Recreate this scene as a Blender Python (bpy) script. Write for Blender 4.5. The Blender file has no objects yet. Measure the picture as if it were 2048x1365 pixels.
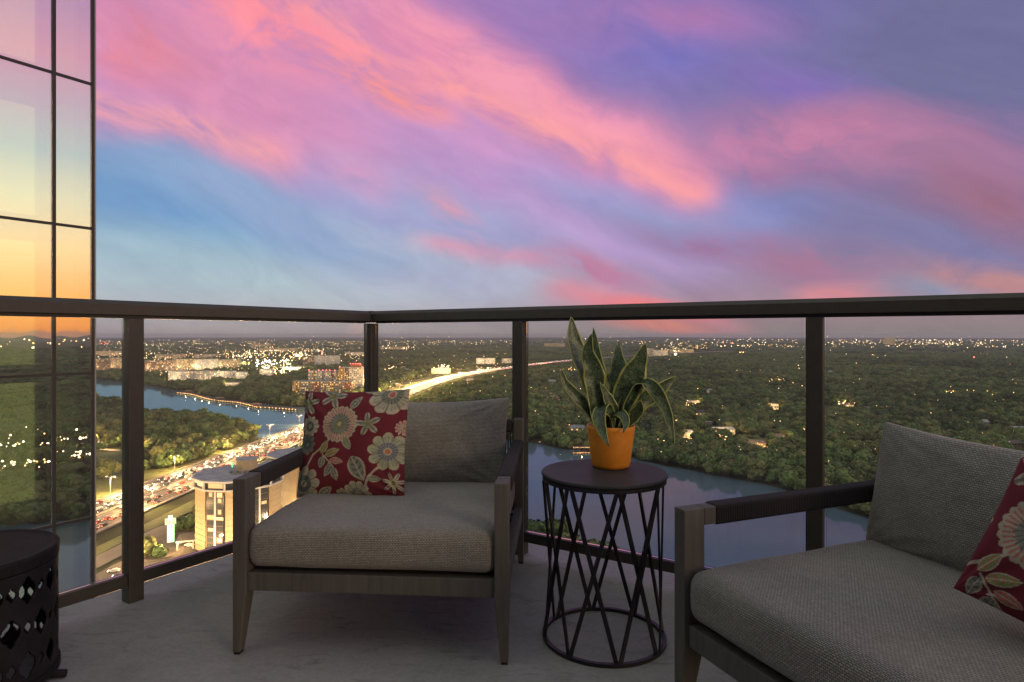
import bpy, bmesh, math, random
import numpy as np
from mathutils import Vector, Matrix, noise as mnoise
random.seed(7); np.random.seed(7)
R = math.radians
S = bpy.context.scene
COL = S.collection

# ------------------------------------------------------------------ camera
H = 110.0            # eye height above the lake plain
FZ = H - 0.95        # balcony floor
F = 1260.0; CX = 1024.0; HY = 670.0
cam = bpy.data.cameras.new('camera'); camo = bpy.data.objects.new('camera', cam); COL.objects.link(camo)
camo.location = (0, 0, H); camo.rotation_euler = (R(90), 0, 0)
cam.sensor_width = 36; cam.lens = 36 * F / 2048; cam.shift_y = -(682.5 - HY) / 2048
cam.clip_start = 0.05; cam.clip_end = 60000
S.camera = camo
S.view_settings.view_transform = 'Standard'; S.view_settings.look = 'None'
S.view_settings.exposure = 0.16; S.view_settings.gamma = 1.0
S.view_settings.use_curve_mapping = False
S.cycles.max_bounces = 7; S.cycles.diffuse_bounces = 2; S.cycles.glossy_bounces = 4
S.cycles.transparent_max_bounces = 16; S.cycles.sample_clamp_indirect = 4.0
S.cycles.caustics_reflective = False; S.cycles.caustics_refractive = False

def lin(c):
    out = []
    for v in c[:3]:
        v = v / 255.0
        out.append(v / 12.92 if v <= 0.04045 else ((v + 0.055) / 1.055) ** 2.4)
    return (out[0], out[1], out[2], 1.0)

# ------------------------------------------------------------------ node helpers
class NT:
    def __init__(s, tree):
        s.t = tree; s.n = tree.nodes; s.l = tree.links
    def new(s, ty, **kw):
        n = s.n.new(ty)
        for k, v in kw.items():
            setattr(n, k, v)
        return n
    def put(s, inp, v):
        if v is None: return
        if isinstance(v, bpy.types.NodeSocket): s.l.new(v, inp)
        else: inp.default_value = v
    def math(s, op, a, b=None, c=None, clamp=False):
        n = s.new('ShaderNodeMath', operation=op, use_clamp=clamp)
        s.put(n.inputs[0], a); s.put(n.inputs[1], b)
        if c is not None: s.put(n.inputs[2], c)
        return n.outputs[0]
    def mix(s, f, a, b, bt='MIX'):
        n = s.new('ShaderNodeMix', data_type='RGBA', blend_type=bt)
        s.put(n.inputs[0], f); s.put(n.inputs[6], a); s.put(n.inputs[7], b)
        return n.outputs[2]
    def ramp(s, f, stops, interp='LINEAR'):
        n = s.new('ShaderNodeValToRGB'); n.color_ramp.interpolation = interp
        e = n.color_ramp.elements
        while len(e) < len(stops): e.new(0.5)
        for i, (p, c) in enumerate(stops):
            e[i].position = p
            e[i].color = c if len(c) == 4 else (c[0], c[1], c[2], 1)
        s.put(n.inputs[0], f); return n.outputs[0]
    def noise(s, vec, scale, detail=4, rough=0.5, dist=0.0):
        n = s.new('ShaderNodeTexNoise'); s.put(n.inputs['Vector'], vec)
        n.inputs['Scale'].default_value = scale; n.inputs['Detail'].default_value = detail
        n.inputs['Roughness'].default_value = rough; n.inputs['Distortion'].default_value = dist
        return n
    def mapping(s, vec, loc=(0, 0, 0), rot=(0, 0, 0), sc=(1, 1, 1), ty='POINT'):
        n = s.new('ShaderNodeMapping', vector_type=ty); s.put(n.inputs[0], vec)
        n.inputs['Location'].default_value = loc; n.inputs['Rotation'].default_value = rot
        n.inputs['Scale'].default_value = sc
        return n.outputs[0]

# ------------------------------------------------------------------ world: dusk sky with lit clouds
SUN_AZ = 104.0; SUN_EL = 2.0
W = bpy.data.worlds.new('World'); S.world = W; W.use_nodes = True
def build_sky():
    t = NT(W.node_tree); t.n.clear()
    out = t.new('ShaderNodeOutputWorld')
    tc = t.new('ShaderNodeTexCoord')
    sep = t.new('ShaderNodeSeparateXYZ'); t.l.new(tc.outputs['Generated'], sep.inputs[0])
    az = t.math('DEGREES', t.math('ARCTAN2', sep.outputs[0], sep.outputs[1]))
    el = t.math('DEGREES', t.math('ARCSINE', sep.outputs[2]))
    comb = t.new('ShaderNodeCombineXYZ'); t.l.new(az, comb.inputs[0]); t.l.new(el, comb.inputs[1])
    base = comb.outputs[0]
    # soft warp
    wn = t.noise(tc.outputs['Generated'], 3.2, 2, 0.5)
    sub = t.new('ShaderNodeVectorMath', operation='SUBTRACT'); t.l.new(wn.outputs['Color'], sub.inputs[0]); sub.inputs[1].default_value = (.5, .5, .5)
    scl = t.new('ShaderNodeVectorMath', operation='SCALE'); t.l.new(sub.outputs[0], scl.inputs[0]); scl.inputs['Scale'].default_value = 7.0
    add = t.new('ShaderNodeVectorMath', operation='ADD'); t.l.new(base, add.inputs[0]); t.l.new(scl.outputs[0], add.inputs[1])
    P = add.outputs[0]
    # streak textures running from upper left to lower right
    def streak(ang, sc, loc=(0, 0, 0)): return t.mapping(t.mapping(P, rot=(0, 0, R(ang))), sc=sc, loc=loc)
    st1 = t.noise(streak(25, (.040, .16, 1)), 1.0, 5, 0.55, .25).outputs[0]
    st2 = t.noise(streak(22, (.07, .34, 1), (7, 3, 0)), 1.0, 6, 0.6, .25).outputs[0]
    fine = t.noise(streak(24, (.16, .9, 1)), 1.0, 4, 0.6).outputs[0]
    # left gradient and right gradient over elevation
    e = t.math('DIVIDE', el, 40.0, clamp=True)
    left = t.ramp(e, [(0, lin((156, 142, 144))), (.04, lin((166, 166, 172))), (.11, lin((160, 184, 192))), (.22, lin((132, 172, 194))),
                      (.33, lin((94, 136, 184))), (.45, lin((140, 122, 186))), (.62, lin((176, 120, 180))), (1, lin((120, 90, 165)))])
    right = t.ramp(e, [(0, lin((135, 122, 120))), (.06, lin((150, 122, 134))), (.12, lin((140, 116, 142))), (.25, lin((112, 104, 148))),
                       (.40, lin((112, 98, 152))), (.62, lin((104, 90, 170))), (1, lin((92, 84, 150)))])
    fa = t.new('ShaderNodeMapRange', interpolation_type='SMOOTHSTEP'); t.put(fa.inputs[0], az)
    fa.inputs[1].default_value = -16; fa.inputs[2].default_value = 18
    col = t.mix(fa.outputs[0], left, right)
    def blob(col, cx, cy, ang, sx, sy, color, amt, tex=None, lo=.35, hi=.7, soft=1.3):
        # cx,cy in photo pixels -> azimuth / elevation of that patch of cloud
        a = math.degrees(math.atan((cx - CX) / F)); b = math.degrees(math.atan((HY - cy) / math.hypot(F, cx - CX)))
        return blob2(col, a, b, ang, sx, sy, color, amt, tex, lo, hi, soft)
    def blob2(col, a, b, ang, sx, sy, color, amt, tex=None, lo=.35, hi=.7, soft=1.3):
        m = t.mapping(P, loc=(a, b, 0), rot=(0, 0, R(ang)), sc=(sx, sy, 1000), ty='TEXTURE')
        g = t.new('ShaderNodeTexGradient', gradient_type='SPHERICAL'); t.l.new(m, g.inputs[0])
        f = t.math('POWER', g.outputs[1], soft)
        f = t.math('MULTIPLY', f, amt * 1.9)
        if tex is not None:
            mr = t.new('ShaderNodeMapRange', interpolation_type='SMOOTHSTEP'); t.put(mr.inputs[0], tex)
            mr.inputs[1].default_value = lo; mr.inputs[2].default_value = hi
            f = t.math('MULTIPLY', f, mr.outputs[0])
        f = t.math('MINIMUM', f, 1.0)
        return t.mix(f, col, lin(color))
    def azel(cx, cy): return math.degrees(math.atan((cx - CX) / F)), math.degrees(math.atan((HY - cy) / math.hypot(F, cx - CX)))
    def sstep(x, a, b):
        m = t.new('ShaderNodeMapRange', interpolation_type='SMOOTHSTEP'); t.put(m.inputs[0], x); m.inputs[1].default_value = a; m.inputs[2].default_value = b; return m.outputs[0]
    def bandc(col, p, q, up, dn0, dn1, s0, s1, color, amt, tex=None, lo=.3, hi=.6, tip=1.0):
        """cloud bank whose upper edge runs from p to q; up = softness above, dn0..dn1 = fade below, s0,s1 fade at the two ends (degrees)"""
        a0, b0 = azel(*p); a1, b1 = azel(*q); L = math.hypot(a1 - a0, b1 - b0); an = math.atan2(b1 - b0, a1 - a0)
        m = t.mapping(P, loc=(a0, b0, 0), rot=(0, 0, an), sc=(1, 1, 1), ty='TEXTURE')
        sp = t.new('ShaderNodeSeparateXYZ'); t.l.new(m, sp.inputs[0])
        ny = sp.outputs[1]
        if tip != 1.0:
            tm = t.new('ShaderNodeMapRange'); t.put(tm.inputs[0], sp.outputs[0]); tm.inputs[1].default_value = 0; tm.inputs[2].default_value = L; tm.inputs[3].default_value = 1; tm.inputs[4].default_value = tip
            ny = t.math('MULTIPLY', ny, tm.outputs[0])
        f = t.math('MULTIPLY', sstep(sp.outputs[1], up, -up), sstep(ny, -dn1, -dn0))
        f = t.math('MULTIPLY', f, t.math('MULTIPLY', sstep(sp.outputs[0], -s0, s0 * .3), sstep(sp.outputs[0], L + s1, L - s1)))
        f = t.math('MULTIPLY', f, amt)
        if tex is not None: f = t.math('MULTIPLY', f, sstep(tex, lo, hi))
        return t.mix(f, col, lin(color))
    A = -24
    # cool ground of the sky
    col = blob(col, 1980, 80, -10, 24, 16, (86, 88, 138), .8)
    col = blob(col, 330, 410, -4, 15, 4.5, (94, 146, 192), .9)
    col = blob(col, 700, 360, -14, 16, 5, (134, 140, 196), .75)
    col = blob(col, 1130, 420, -12, 22, 5.5, (150, 144, 196), .85)
    col = blob(col, 950, 540, -4, 20, 3.5, (164, 168, 190), .7)
    col = blob(col, 1480, 425, -8, 13, 3, (112, 122, 180), .8)
    col = blob(col, 1900, 480, -8, 12, 3, (106, 104, 152), .7)
    # lilac veil over the left and middle
    col = bandc(col, (-200, -300), (1400, 330), 6, 5, 13, 20, 10, (188, 138, 192), .75, st1, .1, .45)
    col = blob(col, 380, 130, -20, 22, 7, (208, 130, 172), .9)
    col = blob(col, 950, 310, -22, 16, 3.4, (190, 138, 192), .6)
    # the big pink bank with its clean upper edge
    col = bandc(col, (860, -20), (1440, 360), 2.4, 3, 17, 30, 4, (230, 132, 166), .95, st1, .22, .55, 3.2)
    col = bandc(col, (840, -20), (1440, 365), 1.7, 1.5, 9, 30, 2.5, (240, 146, 166), .9, st2, .28, .60, 2.6)
    col = bandc(col, (560, -60), (1420, 372), 1.6, .6, 4.5, 30, 2, (248, 152, 144), .9, st2, .34, .62, 1.6)
    col = blob(col, 560, 50, -20, 18, 4.5, (246, 132, 146), .75, st2, .30, .65)
    col = blob(col, 760, 180, A, 9, 2.0, (252, 142, 128), .8, st2, .25, .6)
    col = blob(col, 230, 60, -14, 10, 5, (222, 122, 142), .75, st1, .28, .65)
    # open cool sky below the bank, with streaks
    col = blob(col, 560, 420, -14, 20, 3.6, (132, 160, 198), .75)
    col = blob(col, 880, 430, -14, 16, 3.6, (152, 158, 200), .7)
    col = blob(col, 1150, 395, -12, 14, 2.4, (160, 142, 196), .6)
    col = blob(col, 1330, 440, -10, 16, 2.8, (134, 140, 188), .65)
    col = blob(col, 900, 500, -12, 16, 2.0, (162, 172, 196), .6, st2, .3, .6)
    # lower left ribbon
    col = bandc(col, (120, 170), (600, 290), 1.6, 1.0, 4.4, 8, 2.2, (232, 142, 162), .95, st2, .24, .60)
    col = bandc(col, (180, 190), (560, 300), 1.0, .5, 2.4, 6, 2.0, (240, 160, 158), .7, st2, .28, .55)
    col = blob(col, 720, 350, -30, 5, 1.8, (196, 144, 186), .7, st2, .25, .6)
    # right hand veils
    col = blob(col, 1330, 75, -6, 13, 3.2, (156, 100, 164), .75, st1, .28, .62)
    col = blob(col, 1320, 140, -14, 7, 3.2, (104, 98, 182), .5)
    col = blob(col, 1580, 190, -12, 8, 2.6, (112, 88, 168), .7)
    col = blob(col, 1640, 300, -4, 17, 4.2, (190, 112, 154), .9, st1, .24, .56)
    col = blob(col, 1880, 330, -14, 15, 5.0, (150, 98, 138), .8, st1, .28, .62)
    col = blob(col, 1980, 400, -20, 8, 3, (140, 84, 112), .6)
    # lower wisps
    col = blob(col, 890, 420, -32, 5.5, 1.7, (204, 146, 172), .8, st2, .25, .6)
    col = bandc(col, (860, 465), (1130, 510), .7, .5, 2.0, 3, 3, (206, 140, 166), .8, st2, .1, .5)
    col = blob(col, 1180, 535, -14, 8, 2.2, (176, 110, 146), .85, st2, .25, .6)
    col = bandc(col, (1130, 560), (1480, 610), .9, .8, 3.0, 4, 4, (206, 120, 136), .85, st2, .15, .5)
    col = blob(col, 1300, 605, -6, 7, 1.3, (222, 108, 110), .8)
    col = blob(col, 1310, 640, -6, 7, 1.2, (208, 122, 112), .8)
    col = blob(col, 1440, 475, -10, 13, 1.8, (142, 100, 146), .7, st2, .25, .6)
    col = blob(col, 1640, 520, -14, 9, 2.4, (150, 100, 134), .75, st2, .25, .6)
    col = blob(col, 1690, 575, -8, 4.5, 1.4, (200, 124, 132), .9)
    col = blob(col, 2010, 555, -6, 7, 2.2, (172, 118, 122), .85, st2, .25, .6)
    col = blob(col, 1880, 575, -6, 5, 1.2, (130, 134, 158), .6)
    col = t.mix(.15, col, (.45, .43, .49, 1))
    col = t.mix(1.0, col, t.ramp(st2, [(.3, (.93, .92, .95)), (.7, (1.10, 1.08, 1.06))]), 'MULTIPLY')
    # finer cloud grain
    fr = t.ramp(fine, [(.25, (.955, .955, .965)), (.75, (1.045, 1.035, 1.03))])
    col = t.mix(1.0, col, fr, 'MULTIPLY')
    # the west, out of frame to the right, where the sun has just gone
    west = t.ramp(e, [(0, lin((255, 158, 78))), (.065, lin((252, 182, 108))), (.157, lin((246, 216, 164))), (.25, lin((218, 216, 190))), (.335, lin((178, 192, 196))),
                      (.42, lin((186, 168, 188))), (.5, lin((200, 152, 178))), (.58, lin((178, 142, 180))), (1, lin((140, 112, 160)))])
    wf = t.new('ShaderNodeMapRange', interpolation_type='SMOOTHSTEP')
    t.put(wf.inputs[0], t.math('ABSOLUTE', t.math('SUBTRACT', az, SUN_AZ)))
    wf.inputs[1].default_value = 62; wf.inputs[2].default_value = 22
    col = t.mix(wf.outputs[0], col, t.mix(1.0, west, (1.35, 1.3, 1.25, 1), 'MULTIPLY'))
    # zenith
    zf = t.new('ShaderNodeMapRange', interpolation_type='SMOOTHSTEP'); t.put(zf.inputs[0], el)
    zf.inputs[1].default_value = 32; zf.inputs[2].default_value = 70
    col = t.mix(zf.outputs[0], col, (.42, .435, .425, 1))
    # the half of the sky behind the viewpoint: even pale dusk
    bf = t.new('ShaderNodeMapRange', interpolation_type='SMOOTHSTEP'); t.put(bf.inputs[0], t.math('ABSOLUTE', az)); bf.inputs[1].default_value = 62; bf.inputs[2].default_value = 100
    bfac = t.math('MULTIPLY', bf.outputs[0], t.math('SUBTRACT', 1.0, wf.outputs[0]))
    col = t.mix(bfac, col, (.48, .48, .435, 1))
    bg = t.new('ShaderNodeBackground'); t.l.new(col, bg.inputs[0]); bg.inputs[1].default_value = 1.0
    sky = t.new('ShaderNodeTexSky', sky_type='NISHITA', sun_disc=False)
    sky.sun_elevation = R(-4.0); sky.sun_rotation = R(SUN_AZ)
    bg2 = t.new('ShaderNodeBackground'); t.l.new(sky.outputs[0], bg2.inputs[0]); bg2.inputs[1].default_value = 0.05
    ad = t.new('ShaderNodeAddShader'); t.l.new(bg.outputs[0], ad.inputs[0]); t.l.new(bg2.outputs[0], ad.inputs[1])
    t.l.new(ad.outputs[0], out.inputs[0])
build_sky()

LAMP_AZ = 134.0
sl = bpy.data.lights.new('sun', 'SUN'); sl.energy = 0.9; sl.angle = R(20); sl.color = (1.0, .70, .45)
so = bpy.data.objects.new('sun', sl); COL.objects.link(so)
_sd = Vector((math.sin(R(LAMP_AZ)) * math.cos(R(8)), math.cos(R(LAMP_AZ)) * math.cos(R(8)), math.sin(R(8))))
so.rotation_euler = _sd.to_track_quat('Z', 'Y').to_euler(); so.location = (0, 0, 300)

# ------------------------------------------------------------------ materials
MATS = {}
def mat(name, color=(.5, .5, .5), rough=.6, metal=0.0, var=0.0, vscale=8.0, bump=0.0, bscale=60.0, emit=None, estr=0.0, spec=.5, coat=0.0, sample=True):
    m = bpy.data.materials.new(name); m.use_nodes = True
    t = NT(m.node_tree); b = t.n['Principled BSDF']
    c = (color[0], color[1], color[2], 1)
    b.inputs['Base Color'].default_value = c
    b.inputs['Roughness'].default_value = rough; b.inputs['Metallic'].default_value = metal
    b.inputs['Specular IOR Level'].default_value = spec
    if coat: b.inputs['Coat Weight'].default_value = coat
    tc = t.new('ShaderNodeTexCoord')
    if var:
        nz = t.noise(tc.outputs['Object'], vscale, 5, .6)
        r = t.ramp(nz.outputs[0], [(.3, tuple(max(0, x * (1 - var)) for x in color)), (.7, tuple(x * (1 + var) for x in color))])
        t.l.new(r, b.inputs['Base Color'])
    if bump:
        nz = t.noise(tc.outputs['Object'], bscale, 4, .6)
        bp = t.new('ShaderNodeBump'); bp.inputs['Strength'].default_value = bump; bp.inputs['Distance'].default_value = .004
        t.l.new(nz.outputs[0], bp.inputs['Height']); t.l.new(bp.outputs[0], b.inputs['Normal'])
    if emit is not None:
        b.inputs['Emission Color'].default_value = (emit[0], emit[1], emit[2], 1); b.inputs['Emission Strength'].default_value = estr
        if not sample: m.cycles.emission_sampling = 'NONE'
    MATS[name] = m
    return m

M_bronze = mat('bronze_powder_coat', (.056, .054, .048), .45, .3, .12, 30, .15, 400)
M_blacksteel = mat('black_steel', (.018, .018, .021), .38, .3, .15, 20, .1, 300)
M_tabletop = mat('black_table_top', (.040, .044, .046), .55, 0.0, .2, 14, .05, 200, spec=.2)
M_stool = mat('stool_iron', (.016, .016, .019), .7, .0, .35, 18, .2, 120, spec=.2)
M_car_w = mat('car_white', (.6, .6, .58), .3); M_car_d = mat('car_dark', (.06, .065, .075), .3)
M_car_r = mat('car_red', (.3, .04, .03), .3); M_carglass = mat('car_glass', (.02, .025, .03), .1); M_tyre = mat('tyre', (.02, .02, .02), .8)
M_head = mat('headlight_glow', (1, 1, 1), emit=(1, .86, .62), estr=16, sample=False)
M_tail = mat('taillight_glow', (1, .2, .1), emit=(1, .16, .07), estr=9, sample=False)
M_lamp_w = mat('lamp_warm_glow', (1, 1, 1), emit=(1, .60, .26), estr=8, sample=False)
M_lamp_y = mat('lamp_yellow_glow', (1, 1, 1), emit=(1, .52, .16), estr=10, sample=False)
M_lamp_c = mat('lamp_white_glow', (1, 1, 1), emit=(1, .76, .48), estr=12, sample=False)
M_lamp_r = mat('lamp_red_glow', (1, .2, .2), emit=(1, .10, .08), estr=14, sample=False)
M_lamp_p = mat('lamp_violet_glow', (1, 1, 1), emit=(.75, .62, 1), estr=26, sample=False)
M_win_lit = mat('window_lit', (.8, .6, .3), .3, emit=(1, .56, .18), estr=1.3, sample=False)
M_win_lit2 = mat('window_lit_dim', (.5, .35, .2), .3, emit=(1, .60, .26), estr=.55, sample=False)
M_win = mat('window_dark', (.05, .055, .06), .12)
M_white = mat('white_paint', (.62, .60, .56), .6, 0, .08, 1.0)
M_cream = mat('cream_wall', (.42, .34, .22), .8, 0, .12, .15)
M_creamp = mat('cream_panel', (.50, .38, .23), .8, 0, .12, .25)
M_brown = mat('brown_wall', (.20, .13, .09), .8, 0, .15, .2)
M_tan = mat('tan_wall', (.36, .29, .21), .8, 0, .15, .2)
M_grey = mat('grey_wall', (.30, .30, .30), .8, 0, .15, .2)
M_yellowp = mat('ochre_panel', (.50, .30, .07), .8, 0, .1, .2)
M_rustp = mat('rust_panel', (.35, .12, .06), .8, 0, .1, .2)
M_roof = mat('flat_roof_gravel', (.36, .37, .37), .9, 0, .3, .25)
M_roofd = mat('dark_shingle_roof', (.11, .10, .10), .9, 0, .3, .6)
M_roofl = mat('pale_metal_roof', (.42, .42, .42), .6, 0, .15, .4)
M_asph = mat('asphalt', (.15, .135, .115), .85, 0, .25, .06)
M_asph2 = mat('parking_asphalt', (.10, .085, .070), .85, 0, .3, .1)
M_conc = mat('road_concrete', (.30, .27, .23), .85, 0, .2, .1)
M_paint = mat('lane_paint', (.75, .73, .66), .6)
M_verge = mat('verge_grass', (.11, .13, .04), .95, 0, .35, .08)
M_lawn = mat('lawn_grass', (.04, .085, .03), .95, 0, .25, .03)
M_trunk = mat('tree_bark', (.07, .05, .035), .9, 0, .3, 2)
M_timber = mat('dock_timber', (.26, .16, .09), .8, 0, .25, .4)
M_pole = mat('galvanised_pole', (.30, .30, .29), .5, .4)
M_green_sign = mat('green_sign_panel', (.08, .45, .12), .4, emit=(.15, 1, .3), estr=1.6, sample=False)
M_white_sign = mat('white_sign_panel', (.8, .8, .76), .4, emit=(.95, 1, .85), estr=.75, sample=False)
M_orange = mat('orange_canvas', (.65, .20, .04), .7, 0, .1, 1)
M_soil = mat('potting_soil', (.03, .022, .016), .95, 0, .4, 60, .6, 120)
M_tag = mat('care_tag', (.7, .7, .68), .7)
M_ceil = mat('painted_soffit', (.42, .41, .40), .85, 0, .06, 3)
M_wallp = mat('stucco_wall', (.30, .28, .26), .85, 0, .08, 3, .2, 60)

def mat_wood():
    m = bpy.data.materials.new('weathered_grey_teak'); m.use_nodes = True
    t = NT(m.node_tree); b = t.n['Principled BSDF']; tc = t.new('ShaderNodeTexCoord')
    v = t.mapping(tc.outputs['Object'], sc=(60, 60, 3.5))
    n1 = t.noise(v, 1.0, 6, .65, .6).outputs[0]
    n2 = t.noise(tc.outputs['Object'], 9, 3).outputs[0]
    c = t.ramp(n1, [(.28, (.054, .056, .048)), (.5, (.088, .092, .080)), (.75, (.122, .128, .110))])
    c = t.mix(t.math('MULTIPLY', n2, .5), c, (.10, .088, .07, 1))
    t.l.new(c, b.inputs['Base Color']); b.inputs['Roughness'].default_value = .62
    bp = t.new('ShaderNodeBump'); bp.inputs['Strength'].default_value = .25; bp.inputs['Distance'].default_value = .002
    t.l.new(n1, bp.inputs['Height']); t.l.new(bp.outputs[0], b.inputs['Normal'])
    return m
M_wood = mat_wood()

def mat_weave(name, ca, cb, cc, s=1.0):
    # basket weave seen as rows of short offset threads
    m = bpy.data.materials.new(name); m.use_nodes = True
    t = NT(m.node_tree); b = t.n['Principled BSDF']; tc = t.new('ShaderNodeTexCoord')
    uv = tc.outputs['UV']
    wob = t.noise(uv, 30, 3).outputs['Color']
    vm = t.new('ShaderNodeVectorMath', operation='MULTIPLY_ADD'); t.l.new(wob, vm.inputs[0]); vm.inputs[1].default_value = (.0012, .0012, 0); t.l.new(uv, vm.inputs[2])
    br = t.new('ShaderNodeTexBrick'); t.l.new(vm.outputs[0], br.inputs['Vector'])
    br.inputs['Scale'].default_value = 1.0; br.offset = .5
    br.inputs['Brick Width'].default_value = .0078 * s; br.inputs['Row Height'].default_value = .0046 * s
    br.inputs['Mortar Size'].default_value = .0010 * s; br.inputs['Mortar Smooth'].default_value = .9
    br.inputs['Color1'].default_value = (ca[0], ca[1], ca[2], 1); br.inputs['Color2'].default_value = (cb[0], cb[1], cb[2], 1); br.inputs['Mortar'].default_value = (cc[0], cc[1], cc[2], 1)
    n = t.noise(uv, 260, 3, .7).outputs[0]
    c = t.mix(.55, br.outputs['Color'], t.ramp(n, [(.3, (.45, .45, .45)), (.7, (1.45, 1.45, 1.45))]), 'MULTIPLY')
    n3 = t.noise(uv, 5, 3, .6).outputs[0]
    c = t.mix(1.0, c, t.ramp(n3, [(.3, (.90, .90, .90)), (.7, (1.08, 1.08, 1.08))]), 'MULTIPLY')
    t.l.new(c, b.inputs['Base Color']); b.inputs['Roughness'].default_value = .9
    b.inputs['Sheen Weight'].default_value = .25; b.inputs['Specular IOR Level'].default_value = .2
    bp = t.new('ShaderNodeBump'); bp.inputs['Strength'].default_value = .8; bp.inputs['Distance'].default_value = .0012
    t.l.new(t.math('SUBTRACT', 1.0, br.outputs['Fac']), bp.inputs['Height'])
    n4 = t.noise(uv, 9, 3, .5).outputs[0]
    bp2 = t.new('ShaderNodeBump'); bp2.inputs['Strength'].default_value = .35; bp2.inputs['Distance'].default_value = .02
    t.l.new(n4, bp2.inputs['Height']); t.l.new(bp.outputs[0], bp2.inputs['Normal']); t.l.new(bp2.outputs[0], b.inputs['Normal'])
    return m
M_weave = mat_weave('taupe_basket_weave', (.345, .350, .305), (.262, .266, .232), (.074, .076, .066), 1.12)

def mat_wrap():
    m = bpy.data.materials.new('black_cord_wrap'); m.use_nodes = True
    t = NT(m.node_tree); b = t.n['Principled BSDF']; tc = t.new('ShaderNodeTexCoord')
    w = t.new('ShaderNodeTexWave', wave_type='BANDS', bands_direction='Y'); t.l.new(tc.outputs['Object'], w.inputs[0])
    w.inputs['Scale'].default_value = 55; w.inputs['Distortion'].default_value = .8
    t.l.new(t.ramp(w.outputs[0], [(0, (.008, .008, .009)), (1, (.030, .027, .029))]), b.inputs['Base Color'])
    b.inputs['Roughness'].default_value = .8
    bp = t.new('ShaderNodeBump'); bp.inputs['Strength'].default_value = .9; bp.inputs['Distance'].default_value = .003
    t.l.new(w.outputs[0], bp.inputs['Height']); t.l.new(bp.outputs[0], b.inputs['Normal'])
    return m
M_wrap = mat_wrap()

def mat_floor():
    m = bpy.data.materials.new('coated_concrete_deck'); m.use_nodes = True
    t = NT(m.node_tree); b = t.n['Principled BSDF']; tc = t.new('ShaderNodeTexCoord')
    o = tc.outputs['Object']
    n1 = t.noise(o, 1.6, 6, .62, .5).outputs[0]; n2 = t.noise(o, 90, 4, .7).outputs[0]; n3 = t.noise(t.mapping(o, sc=(1, 2.6, 1)), 7, 5, .65, 1.2).outputs[0]
    c = t.ramp(n1, [(.3, (.25, .265, .25)), (.52, (.315, .332, .315)), (.72, (.37, .386, .368))])
    c = t.mix(.5, c, t.ramp(n2, [(.3, (.74, .74, .74)), (.7, (1.22, 1.22, 1.22))]), 'MULTIPLY')
    c = t.mix(.7, c, t.ramp(n3, [(.30, (.55, .55, .56)), (.44, (1, 1, 1)), (.75, (1.10, 1.09, 1.08))]), 'MULTIPLY')
    t.l.new(c, b.inputs['Base Color']); b.inputs['Roughness'].default_value = .72
    bp = t.new('ShaderNodeBump'); bp.inputs['Strength'].default_value = .6; bp.inputs['Distance'].default_value = .003
    hh = t.math('ADD', n2, t.math('MULTIPLY', n3, 1.5)); t.l.new(hh, bp.inputs['Height']); t.l.new(bp.outputs[0], b.inputs['Normal'])
    return m
M_floor = mat_floor()

def mat_glass_rail():
    m = bpy.data.materials.new('railing_glass'); m.use_nodes = True
    t = NT(m.node_tree); t.n.clear(); out = t.new('ShaderNodeOutputMaterial')
    tr = t.new('ShaderNodeBsdfTransparent'); tr.inputs[0].default_value = (.955, .965, .955, 1)
    gl = t.new('ShaderNodeBsdfGlossy'); gl.inputs['Roughness'].default_value = .02
    fr = t.new('ShaderNodeFresnel'); fr.inputs[0].default_value = 1.35
    mx = t.new('ShaderNodeMixShader'); t.l.new(fr.outputs[0], mx.inputs[0]); t.l.new(tr.outputs[0], mx.inputs[1]); t.l.new(gl.outputs[0], mx.inputs[2])
    # dust film with a few rain spots
    tc = t.new('ShaderNodeTexCoord')
    vo = t.new('ShaderNodeTexVoronoi'); vo.inputs['Scale'].default_value = 26; t.l.new(tc.outputs['Object'], vo.inputs['Vector'])
    sp = t.ramp(vo.outputs['Distance'], [(.0, (.35, .35, .35)), (.05, (.0, .0, .0))])
    nz = t.noise(tc.outputs['Object'], 2.5, 5, .65).outputs[0]
    film = t.ramp(nz, [(.35, (.008,) * 3), (.75, (.05,) * 3)])
    fac = t.math('ADD', t.math('MULTIPLY', sp, .35), film)
    df = t.new('ShaderNodeBsdfDiffuse'); df.inputs[0].default_value = (.6, .6, .58, 1)
    m2 = t.new('ShaderNodeMixShader'); t.l.new(fac, m2.inputs[0]); t.l.new(mx.outputs[0], m2.inputs[1]); t.l.new(df.outputs[0], m2.inputs[2])
    t.l.new(m2.outputs[0], out.inputs[0]); return m
M_glass = mat_glass_rail()

def mat_glass_tower():
    m = bpy.data.materials.new('coated_facade_glass'); m.use_nodes = True
    t = NT(m.node_tree); t.n.clear(); out = t.new('ShaderNodeOutputMaterial')
    tr = t.new('ShaderNodeBsdfTransparent'); tr.inputs[0].default_value = (.80, .84, .62, 1)
    gl = t.new('ShaderNodeBsdfGlossy'); gl.inputs['Roughness'].default_value = .0; gl.inputs['Color'].default_value = (.97, .94, .93, 1)
    tc = t.new('ShaderNodeTexCoord')
    nz = t.noise(tc.outputs['Object'], .9, 2, .5).outputs[0]
    bp = t.new('ShaderNodeBump'); bp.inputs['Strength'].default_value = .12; bp.inputs['Distance'].default_value = .02
    t.l.new(nz, bp.inputs['Height']); t.l.new(bp.outputs[0], gl.inputs['Normal'])
    mx = t.new('ShaderNodeMixShader'); mx.inputs[0].default_value = .70
    t.l.new(tr.outputs[0], mx.inputs[1]); t.l.new(gl.outputs[0], mx.inputs[2]); t.l.new(mx.outputs[0], out.inputs[0]); return m
M_tglass = mat_glass_tower()
M_room = mat('glowing_room_wall', (.20, .20, .12), .9, emit=(.50, .49, .24), estr=1.5, sample=False)  # the wall itself glows olive, in place of lamps in the room

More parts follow.
